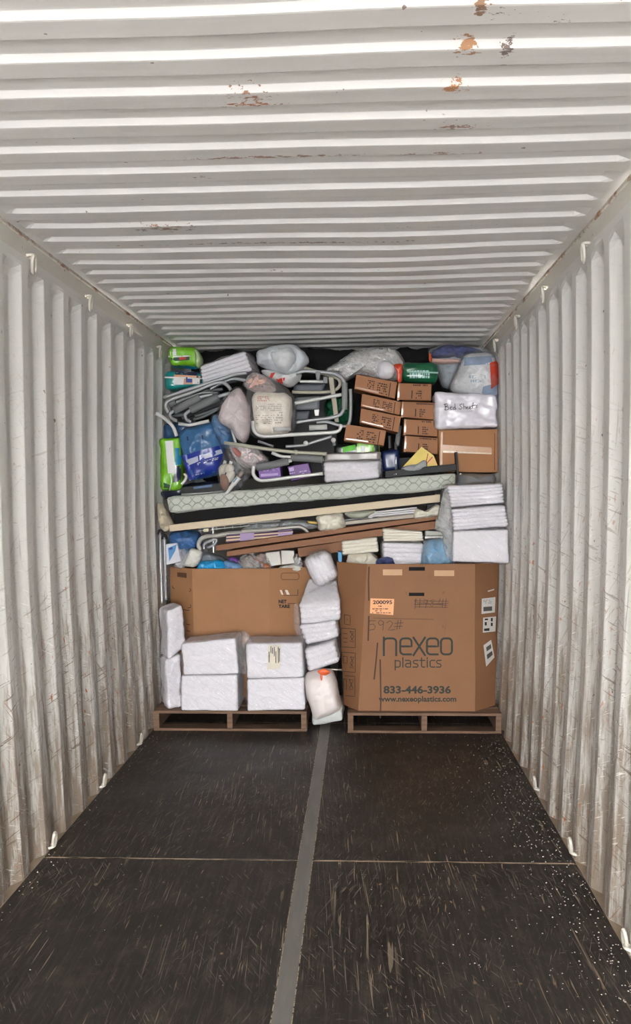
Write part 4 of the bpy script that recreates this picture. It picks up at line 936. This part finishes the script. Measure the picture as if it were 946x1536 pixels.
t.add('bag_body', pillow([(384,540),(386,528),(395,524),(412,519),(432,517),(448,522),(460,533),(464,543),(456,552),(448,562),(430,566),(405,556),(388,548)], 6.66, .13, 2.4, .014, .018, 10, 90), M('blue_white_bag', (208,212,216), .4, coat=.3, bump=.4, bscale=30))
t.add('bag_inside', pillow([(402,532),(418,524),(436,522),(446,536),(440,552),(428,560),(412,550)], 6.60, .11, 3, .006, .008, 8, 91), M('white_carton_in_bag', (208,210,212), .5)); t.done()
t = Thing('white_bag', 'white bag with red print tucked under the topmost carrier bag', 'bag'); s = pillow([(392,556),(410,556),(430,562),(452,560),(448,572),(436,581),(420,576),(402,568)], 6.62, .08, 2.4, .012, .014, 12, 92); b = tree_of(s)
t.add('bag_body', s, M('white_bag_plastic', (208,208,208), .4, coat=.3)); t.add('red_print', join(decal(b, ((407,560),(413,559),(408,567),(405,566)), 2, 2, .004), decal(b, ((414,568),(428,566),(424,575),(417,572)), 2, 2, .004)), pred); t.done()
pack('white stack of pads slanting up at the top, right of the lime pack', ((299,549),(367,526),(379,556),(303,574.5)), 6.62, (.03,.3,0), seed=93, layers=5, lamp=.008, r=.015)
# top left printed packs
t = Thing('briefs_pack', 'lime green pack at the very top left under the ceiling', 'package', GP); s = softq(((251,521),(293,519),(301,548),(254,548)), 6.80, .2, r=.035, amp=.005, seed=94, ridge=.004); b = tree_of(s); t.add('pack_body', s, lime)
t.add('white_label', decal(b, ((255,524),(264,523.5),(264.5,533),(255.5,533.5)), 2, 2), pw); t.add('teal_panel', decal(b, ((257,548),(296,547),(294,554),(259,551)), 4, 2), pblue)
t.add('white_stripe', decal(b, ((252,534),(285,533),(285,535),(252,536)), 4, 1), pw); t.add('dark_print', decal(b, ((256,536.5),(284,535),(284,540),(257,542)), 4, 1), M('dark_green_print', (24,70,44), .5)); t.add('red_mark', decal(b, ((269,536),(279,535.5),(279,539),(269,540)), 2, 1, .004), pred)
t.add('gathered_end', pillow([(292,525),(298,528),(304,538),(303,546),(295,550)], 6.82, .05, 2, .008, .01, 14, 95, 40, 8), M('pale_green_film', (190,214,160), .4, coat=.3)); t.done()
t = Thing('briefs_pack', 'teal and navy pack just below the top lime pack', 'package', GP); s = softq(((247,556),(302,558),(302,579),(249,584)), 6.78, .2, r=.03, amp=.005, seed=96, ridge=.004); b = tree_of(s); t.add('pack_body', s, teal)
t.add('navy_panel', decal(b, ((262,556),(300,558),(302,577),(277,580),(277,563),(262,563)), 6, 4) if False else decal(b, ((263,556.5),(301,558.5),(302,564),(263,562)), 6, 2), navy); t.add('navy_panel', decal(b, ((277,563),(302,564),(302,578),(277,581)), 5, 3), navy)
t.add('peach_panel', decal(b, ((261,562),(300,564),(299,576),(260,577)), 5, 3, .004), M('peach_print', (224,166,130), .5)); t.add('white_panel', decal(b, ((261,568),(276,568),(275,577),(260,577)), 2, 2, .0055), pw); t.add('white_panel', decal(b, ((289,567),(299,567),(299,576),(289,576)), 2, 2, .0055), pw); t.add('blue_mark', decal(b, ((279,566),(288,566),(288,574),(279,574)), 2, 2, .0055), royal)
t.add('white_band', decal(b, ((246,565),(302,567),(302,569),(246,567)), 6, 1, .007), pw); t.add('print_lines', printlines(b, 264,557.5,298,561,1,17,cap=.005), pw); t.done()
# top middle / right bags
t = Thing('clear_bag', 'large clear bag of white goods under the ceiling right of centre', 'bag'); pl = [(490,556),(505,547),(522,536),(538,528),(560,524),(585,525),(598,534),(604,548),(600,566),(585,571),(562,568),(540,562),(528,566),(515,572),(505,562)]
t.add('white_goods', pillow(pl, 6.72, .12, 2.4, .014, .022, 11, 101), M('grey_white_goods', (224,222,220), .6, bump=.5, bscale=26)); t.add('round_item', pillow([(565,555),(570,544),(582,542),(592,550),(590,564),(578,569),(568,565)], 6.60, .07, 2.4, .004, .005, 9, 102, 50, 10), whiteF); t.add('bag_film', pillow(pl, 6.72, .13, 2.4, .018, .022, 14, 103, grow=.012), milky); t.done()
one('red_ribbon', pillow([(590,548),(597,546),(603,548),(602,572),(596,572),(594,556)], 6.56, .012, 2, .004, .006, 18, 104, 40, 8), M('red_orange_plastic', (212,72,40), .4, coat=.3), 'red orange ribbon hanging between clear bag and dark green pack', 'ribbon')
t = Thing('briefs_pack', 'dark green shiny pack sitting on the small cartons', 'package', GP); s = softq(((604,543),(656,544),(657,574),(602,571)), 6.66, .2, r=.04, amp=.006, seed=105, ridge=.004); b = tree_of(s); t.add('pack_body', s, M('bottle_green_plastic', (10,92,58), .28, coat=.7, bump=.4, bscale=30))
t.add('white_band', decal(b, ((602,556),(657,558),(657,560.5),(602,558.5)), 6, 1), M('mint_print', (150,200,180), .5)); t.add('pale_print', printlines(b, 614,555,644,567,3,18,h=.8,gap=.1,cap=.004), M('pale_mint_print', (176,212,206), .5)); t.done()
t = Thing('laundry_bag', 'clear bag of blue and pink laundry at the top right', 'bag'); pl = [(643,528),(650,522),(668,518),(690,519),(715,522),(734,529),(730,542),(712,556),(700,575),(684,584),(664,580),(657,562),(648,548)]
t.add('grey_linen', pillow(pl, 6.96, .13, 2.6, .012, .016, 9, 106), M('grey_blue_linen', (168,176,184), .8, bump=.4, bscale=30)); t.add('blue_cloth', pillow([(647,532),(652,524),(672,519),(700,521),(724,528),(712,536),(694,540),(664,539),(649,537)], 6.88, .11, 2.4, .014, .018, 12, 107), M('slate_blue_cloth', (82,88,126), .8, bump=.5, bscale=30)); t.add('pink_hem', pillow([(646,538),(660,539),(690,540),(694,544),(664,546),(648,544)], 6.80, .05, 3, .004, .004, 12, 108, 50, 8), M('pink_cloth', (214,178,166), .8))
t.add('orange_tie', pillow([(643,530),(646,530),(648,540),(646,544),(643,540)], 6.78, .02, 2, .003, .003, 12, 109, 30, 6), M('orange_cloth', (210,96,60), .6)); t.add('bag_film', pillow(pl, 6.94, .15, 2.6, .016, .018, 12, 110, grow=.012), clear); t.done()
t = Thing('laundry_bag', 'milky bag of blue and white bedding with a red patch by right wall', 'bag'); pl = [(676,584),(680,566),(688,550),(693,537),(706,531),(724,530),(740,534),(745,550),(746,572),(745,592),(734,599),(712,596),(694,592)]
s = pillow(pl, 6.68, .14, 3, .012, .016, 9, 111); b = tree_of(s); t.add('bedding', s, M('white_blue_bedding', (226,228,230), .8, bump=.5, bscale=30)); t.add('blue_stripe', join(decal(b, ((692,537),(742,534),(744,546),(690,549)), 8, 4, .004), decal(b, ((724,580),(744,574),(744,594),(722,594)), 5, 5, .004)), M('pale_blue_cloth', (150,170,200), .8)); t.add('red_patch', decal(b, ((733,545),(744,541),(745,576),(735,582)), 4, 7, .012), M('red_orange_cloth', (206,70,44), .6)); t.add('faint_print', join(printlines(b, 703,562,728,574,2,19,h=.7)), M('faint_blue_print', (168,182,190), .6)); t.add('bag_film', pillow(pl, 6.68, .14, 3, .014, .016, 13, 112, grow=.014), clear); t.done()
t = Thing('bed_sheets_bag', 'white plastic bag handwritten Bed Sheets on top of the big carton', 'bag'); s = softq(((652,588),(744,592),(747,641),(653,643.5)), 6.56, .24, r=.026, amp=.006, seed=113, ridge=.004, n=34); b = tree_of(s); t.add('bag_body', s, M('white_mailer_plastic', (218,214,222), .35, coat=.4, bump=.4, bscale=18))
def hw(pts): return Q(600,500,pts)
W = [hw([(350,560),(355,600)]), hw([(345,562),(368,556),(375,568),(356,580)]), hw([(356,580),(378,582),(384,596),(356,606),(348,600)]),
     hw([(392,592),(408,586),(402,576),(390,588),(398,602),(412,598)]), hw([(430,556),(432,600),(420,602),(416,590),(428,584)]), hw([(432,600),(440,598)]),
     hw([(486,558),(468,566),(476,578),(490,588),(478,600),(462,596)]), hw([(498,556),(502,598)]), hw([(502,582),(512,576),(516,596)]), hw([(522,590),(534,584),(528,576),(520,588),(528,598),(540,594)]), hw([(544,590),(556,584),(550,574),(542,586),(550,598),(562,592)]), hw([(574,548),(570,594),(580,592)]), hw([(560,574),(592,566)]), hw([(606,566),(596,572),(606,580),(596,586)])]
t.add('handwriting', strokes(b, W, 1.0, .005), ink); t.done()
# ================================================================== CARTONS ON THE RIGHT
t = Thing('carton', 'large brown carton with shiny tape under the Bed Sheets bag', 'cardboard box'); s = qbox(((657,645),(746,643.5),(746,709),(659,708)), 6.60, .4); b = tree_of(s); t.add('carton_body', s, cardboard('big_carton_cardboard', (166,114,70), .65, False))
tape = M('clear_packing_tape', (216,190,160), .2, 0, .25, 60, coat=1)
t.add('packing_tape', join(decal(b, ((663,667),(737,671),(737,681),(663,677)), 8, 2), ), M('tan_packing_tape', (182,134,92), .3, 0, .15, 60, coat=.6)); t.add('packing_tape', decal(b, ((664,676),(737,679.5),(737,681.5),(664,679)), 12, 1, .003), tape)
t.add('side_tape', decal(b, ((661,648),(664,648),(663,704),(660,704)), 1, 6, .003), M('tan_packing_tape', (182,134,92), .3, 0, .15, 60, coat=.6)); t.add('cut_slit', strokes(b, [[(684.5,676),(685,690),(686,706)],[(741.5,650),(741.5,705)]], .8), M('slit_brown', (70,48,34), .8)); t.done()
def small_carton(label, quad, Y, kind, seed):
    t = Thing('carton', label, 'cardboard box', 'small brown cartons stacked under the ceiling')
    q = Q(480,500,quad); s = qbox(q, Y, .26, .004); b = tree_of(s); t.add('carton_body', s, cardS)
    q = [Vector(p) for p in q]
    at = lambda u, v: tuple(q[0].lerp(q[1], u).lerp(q[3].lerp(q[2], u), v))
    quadr = lambda u0, v0, u1, v1: (at(u0,v0), at(u1,v0), at(u1,v1), at(u0,v1))
    pr = []; rnd = random.Random(seed)
    if kind == 0:
        pr.append(decal(b, quadr(.835,.12,.855,.97), 1, 3))
        for (a0, b0, a1, b1, rows) in ((.30,.22,.46,.82,5), (.54,.25,.78,.8,4), (.38,.84,.80,.95,1)):
            for r_ in range(rows):
                x = a0
                while x < a1:
                    wd = rnd.uniform(.015,.05); v0 = b0+(b1-b0)*r_/rows
                    if rnd.random() > .25: pr.append(decal(b, quadr(x, v0, min(a1,x+wd), v0+(b1-b0)/rows*.6), 1, 1))
                    x += wd+.012
    else:
        pr.append(decal(b, quadr(.42,.42,.45,.9), 1, 2))
        for (a0, b0, a1, b1, rows) in ((.45,.06,.95,.2,1), (.55,.42,.72,.95,4)):
            for r_ in range(rows):
                x = a0
                while x < a1:
                    wd = rnd.uniform(.015,.05); v0 = b0+(b1-b0)*r_/rows
                    if rnd.random() > .2: pr.append(decal(b, quadr(x, v0, min(a1,x+wd), v0+(b1-b0)/rows*.6), 1, 1))
                    x += wd+.01
    t.add('printed_marks', join(*pr), M('carton_print', (56,34,22), .7))
    t.add('packing_tape', decal(b, quadr(.02,.0,.07,1.), 1, 3, .0028) if kind else decal(b, quadr(.05,.84,.60,.90), 6, 1, .0028), M('shiny_tan_tape', (176,126,84), .3, 0, .3, 70, coat=1)); t.done()
small_carton('topmost of the tilted left column of small brown cartons', [(285,322),(608,385),(588,515),(268,438)], 6.56, 0, 1)
small_carton('second small brown carton from the top in the left column', [(330,475),(640,540),(628,645),(320,580)], 6.56, 0, 2)
small_carton('third small brown carton from the top in the left column', [(322,590),(638,655),(616,782),(310,706)], 6.545, 0, 3)
small_carton('bottom small brown carton of the left column, slid towards the frames', [(205,716),(522,766),(502,886),(186,846)], 6.53, 0, 4)
small_carton('topmost small brown carton of the right column under the green pack', [(612,392),(880,398),(874,532),(602,524)], 6.66, 1, 5)
small_carton('second small brown carton from the top in the right column', [(640,537),(905,547),(902,682),(633,658)], 6.66, 1, 6)
small_carton('third small brown carton from the top in the right column', [(660,675),(925,690),(925,815),(655,797)], 6.66, 1, 7)
small_carton('bottom small brown carton of the right column above the yellow card', [(665,806),(930,825),(926,955),(655,930)], 6.66, 1, 8)
# between carton columns and mattress
t = Thing('briefs_pack', 'lime and black pack lying behind the wrapped white pack on mattress', 'package', GP); s = softq(((500,668),(568,664),(570,690),(500,690)), 6.62, .2, r=.02, amp=.004, seed=121, n=16); b = tree_of(s); t.add('pack_body', s, M('black_green_plastic', (24,32,30), .35, coat=.4)); t.add('lime_panel', decal(b, ((535,665),(568,664),(569,684),(535,684)), 4, 3), lime); t.add('lime_label', decal(b, ((513,671),(533,667),(533,675),(514,679)), 3, 2, .003), M('lime_print', (96,200,50), .5)); t.add('white_code', decal(b, ((541,669),(547,669),(547,678),(541,678)), 1, 1, .004), pw); t.done()
def topflap(t, b): pass
t = Thing('wrapped_pad_pack', 'white pad stack in shiny clear wrap lying on the mattress', 'pack of pads', 'wrapped white packs')
c8 = corners(((485,694),(569,692),(569,717.5),(487,724.5)), 6.46, (.02,.26,.045)); t.add('folded_pads', softbox(c8, .02, .005, 4, .006, 122, 24), whiteF); t.add('plastic_wrap', softbox(c8, .026, .008, 0, 0, 123, 28, freq=14, ridge=.008, grow=.008), clear)
t.add('grey_cover', softbox([p+Vector((0,.02,.01)) for p in corners(((487,682),(571,679),(570,692),(486,694)), 6.47, .22)], .012, .003, 0, 0, 124, 14), M('grey_film_cover', (140,134,128), .4, coat=.3)); t.done()
t = Thing('tray_frame', 'black metal tray rail lying on the right end of mattress', 'tray'); t.add('rail_edge', qbox(((577,706),(684,695.5),(686,706),(577,717)), 6.50, .3, .006), darkP)
for x, y in ((594,711),(591,711.5)): t.add('rivet', tube([(x,y,6.49),(x,y,6.51)], 6.5, .004 if x > 592 else .002, seg=8), whiteT)
t.add('upright_flange', qbox(((683,678),(686,678),(688,712),(685,712)), 6.50, .3, .002), darkP); t.done()
t = Thing('warning_card', 'yellow card with red crossed lines leaning above the black tray', 'sign'); s = qbox(((603,700),(630,669),(655,697),(640,704)), 6.58, .006, .001); 
V_ = [P(x, y, Y_) for Y_ in (6.575, 6.583) for x, y in ((604,700),(632,670),(650,683),(656,698),(630,706))]
s = (V_, [[4,3,2,1,0],[5,6,7,8,9]]+[[i,(i+1)%5,5+(i+1)%5,5+i] for i in range(5)], False); b = tree_of(s); t.add('card', s, M('yellow_card_paper', (232,208,112), .6)); t.add('red_lines', strokes(b, [[(641.5,681),(638,697),(637,702)],[(648,686),(638,697)]], 1.3), pred)
t.add('peach_corner', decal(b, ((644,684),(650,686),(655,697),(641,696)), 2, 2), M('peach_paper', (236,190,120), .6)); t.done()
one('grey_rag', pillow([(601,702),(612,698),(625,696),(636,690),(640,698),(634,704),(615,708),(603,706)], 6.53, .03, 2.5, .008, .008, 18, 126, 60, 10), M('grey_cloth', (160,162,162), .9), 'grey rag draped in front of the yellow card', 'cloth')
one('storage_tub', softq(((571,676),(598,673),(600,706),(574,708)), 6.66, .2, r=.03, amp=.002, seed=127, n=12), M('dark_blue_plastic', (28,48,96), .4, coat=.3), 'dark blue plastic tub behind the wrapped pack and black tray', 'tub')
t = Thing('cane', 'grey adjustable cane standing between the two carton columns', 'cane', 'canes between the cartons'); t.add('shaft', tube([(593,664,6.70),(594,706,6.64)], 6.6, .009), alu); t.add('sleeve', tube([(599,640,6.78),(595,668,6.70)], 6.6, .018), foam); t.done()
t = Thing('cane', 'thin metal cane left of the thicker grey one between cartons', 'cane', 'canes between the cartons'); t.add('shaft', tube([(584,654,6.74),(585,706,6.70)], 6.6, .010), alu); t.add('tip', tube([(585,672,6.72),(585,680,6.72)], 6.6, .013), darkP); t.done()
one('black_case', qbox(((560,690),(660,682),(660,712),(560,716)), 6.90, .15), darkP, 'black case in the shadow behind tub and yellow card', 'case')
one('clear_bag', pillow([(687,716),(695,711),(720,712),(740,712),(743,722),(735,732),(690,734)], 6.60, .10, 3, .01, .014, 12, 128), M('grey_clear_plastic', (138,140,142), .35, coat=.4, bump=.5), 'grey clear plastic bag under the large carton by the right wall', 'bag')

one('shade_filler', softbox([Vector(p) for p in ((-1.06,7.22,2.655),(1.08,7.22,2.655),(1.04,7.30,1.80),(-1.02,7.30,1.70),(-1.06,7.7,2.655),(1.08,7.7,2.655),(1.04,7.7,1.80),(-1.02,7.7,1.70))], .06, .02, 0, 0, 130, 40, ridge=.02), M('black_shade_filler', (9,9,10), .85), 'added black block darkening the gaps behind the frames and bags', 'shade_filler')  # added black block, makes the gaps and roof behind the load dark
# ================================================================== LASHING RINGS
ringM = M('painted_ring_steel', (206,200,188), .45, .1, .1, 30)
def lashing(px, py, sg, z, label, grp, lean):
    d = ray(px, py); x = sg*(1.160 if z > 1 else 1.150); tt = (x-CAM.x)/d.x; p = CAM+d*tt
    t = Thing('lashing_ring', label, 'lashing ring', grp)
    loop = []; s = -1 if z > 1 else 1
    for k in range(13):
        a = 2*PI*k/12; loop.append(p+Vector((-sg*.006*math.cos(a)-sg*.008, .020*math.sin(a)+lean*.3*(-math.cos(a))*.03, -s*.0+.034*math.cos(a))))
    t.add('ring', tube3(loop, .0075, 8), ringM)
    top_ = p+Vector((0, 0, .034*(-s)))
    t.add('ring_bracket', tube3([top_+Vector((sg*.015,-.022,0)), top_+Vector((-sg*.004,-.012,.004)), top_+Vector((-sg*.004,.012,.004)), top_+Vector((sg*.015,.022,0))], .007, 8), ringM); t.done()
for (pts, sg, zz, nm) in ((((48,397),(134,455),(195,496),(239,528)), -1, 2, 'left wall under the top rail'), (((877,380),(815,442),(775,484),(743,518)), 1, 2, 'right wall under the top rail'), (((79,1259),(155,1170),(210,1108)), -1, 0, 'left wall at floor level'), (((940,1408),(858,1268),(804,1174)), 1, 0, 'right wall at floor level')):
    od = ['nearest the doors', 'second from the doors', 'third from the doors', 'nearest the load']
    if len(pts) == 3: od = ['nearest the doors', 'middle of three', 'nearest the load']
    for k, (x, y) in enumerate(pts): lashing(x, y, sg, zz, 'white painted lashing ring on the %s, %s' % (nm, od[k]), 'lashing rings', 1)

# ================================================================== CRUMBS ON THE FLOOR
rnd = random.Random(5); parts = []
def crumb(x, y, s):
    z = .0005; pts = []; k = 5; a0 = rnd.uniform(0, 6)
    V = [Vector((x+s*rnd.uniform(.6,1)*math.cos(a0+2*PI*i/k), y+s*rnd.uniform(.6,1.2)*math.sin(a0+2*PI*i/k), z)) for i in range(k)]
    V += [Vector((x, y, z+s*.7))]
    return (V, [[i, (i+1) % k, k] for i in range(k)]+[list(range(k))[::-1]], False)
for i in range(620):
    px = rnd.gauss(0, 1); 
    y = rnd.uniform(2.6, 6.0); edge = abs(rnd.gauss(0, .13)) if rnd.random() < .75 else rnd.uniform(0, .6)
    x = 1.16-edge; parts.append(crumb(x, y, rnd.uniform(.0015,.0042)))
for i in range(60): parts.append(crumb(rnd.uniform(-1.15,1.1), rnd.uniform(2.6,6.0), rnd.uniform(.0015,.004)))
for i in range(60): parts.append(crumb(-1.155+abs(rnd.gauss(0,.03)), rnd.uniform(2.6,6.0), rnd.uniform(.0015,.005)))
o = link('foam_crumbs', join(*parts), M('white_crumb', (210,204,194), .8), ZERO); o['kind'] = 'stuff'; o['label'] = 'white crumbs scattered on the dark floor along the right wall'; o['category'] = 'debris'
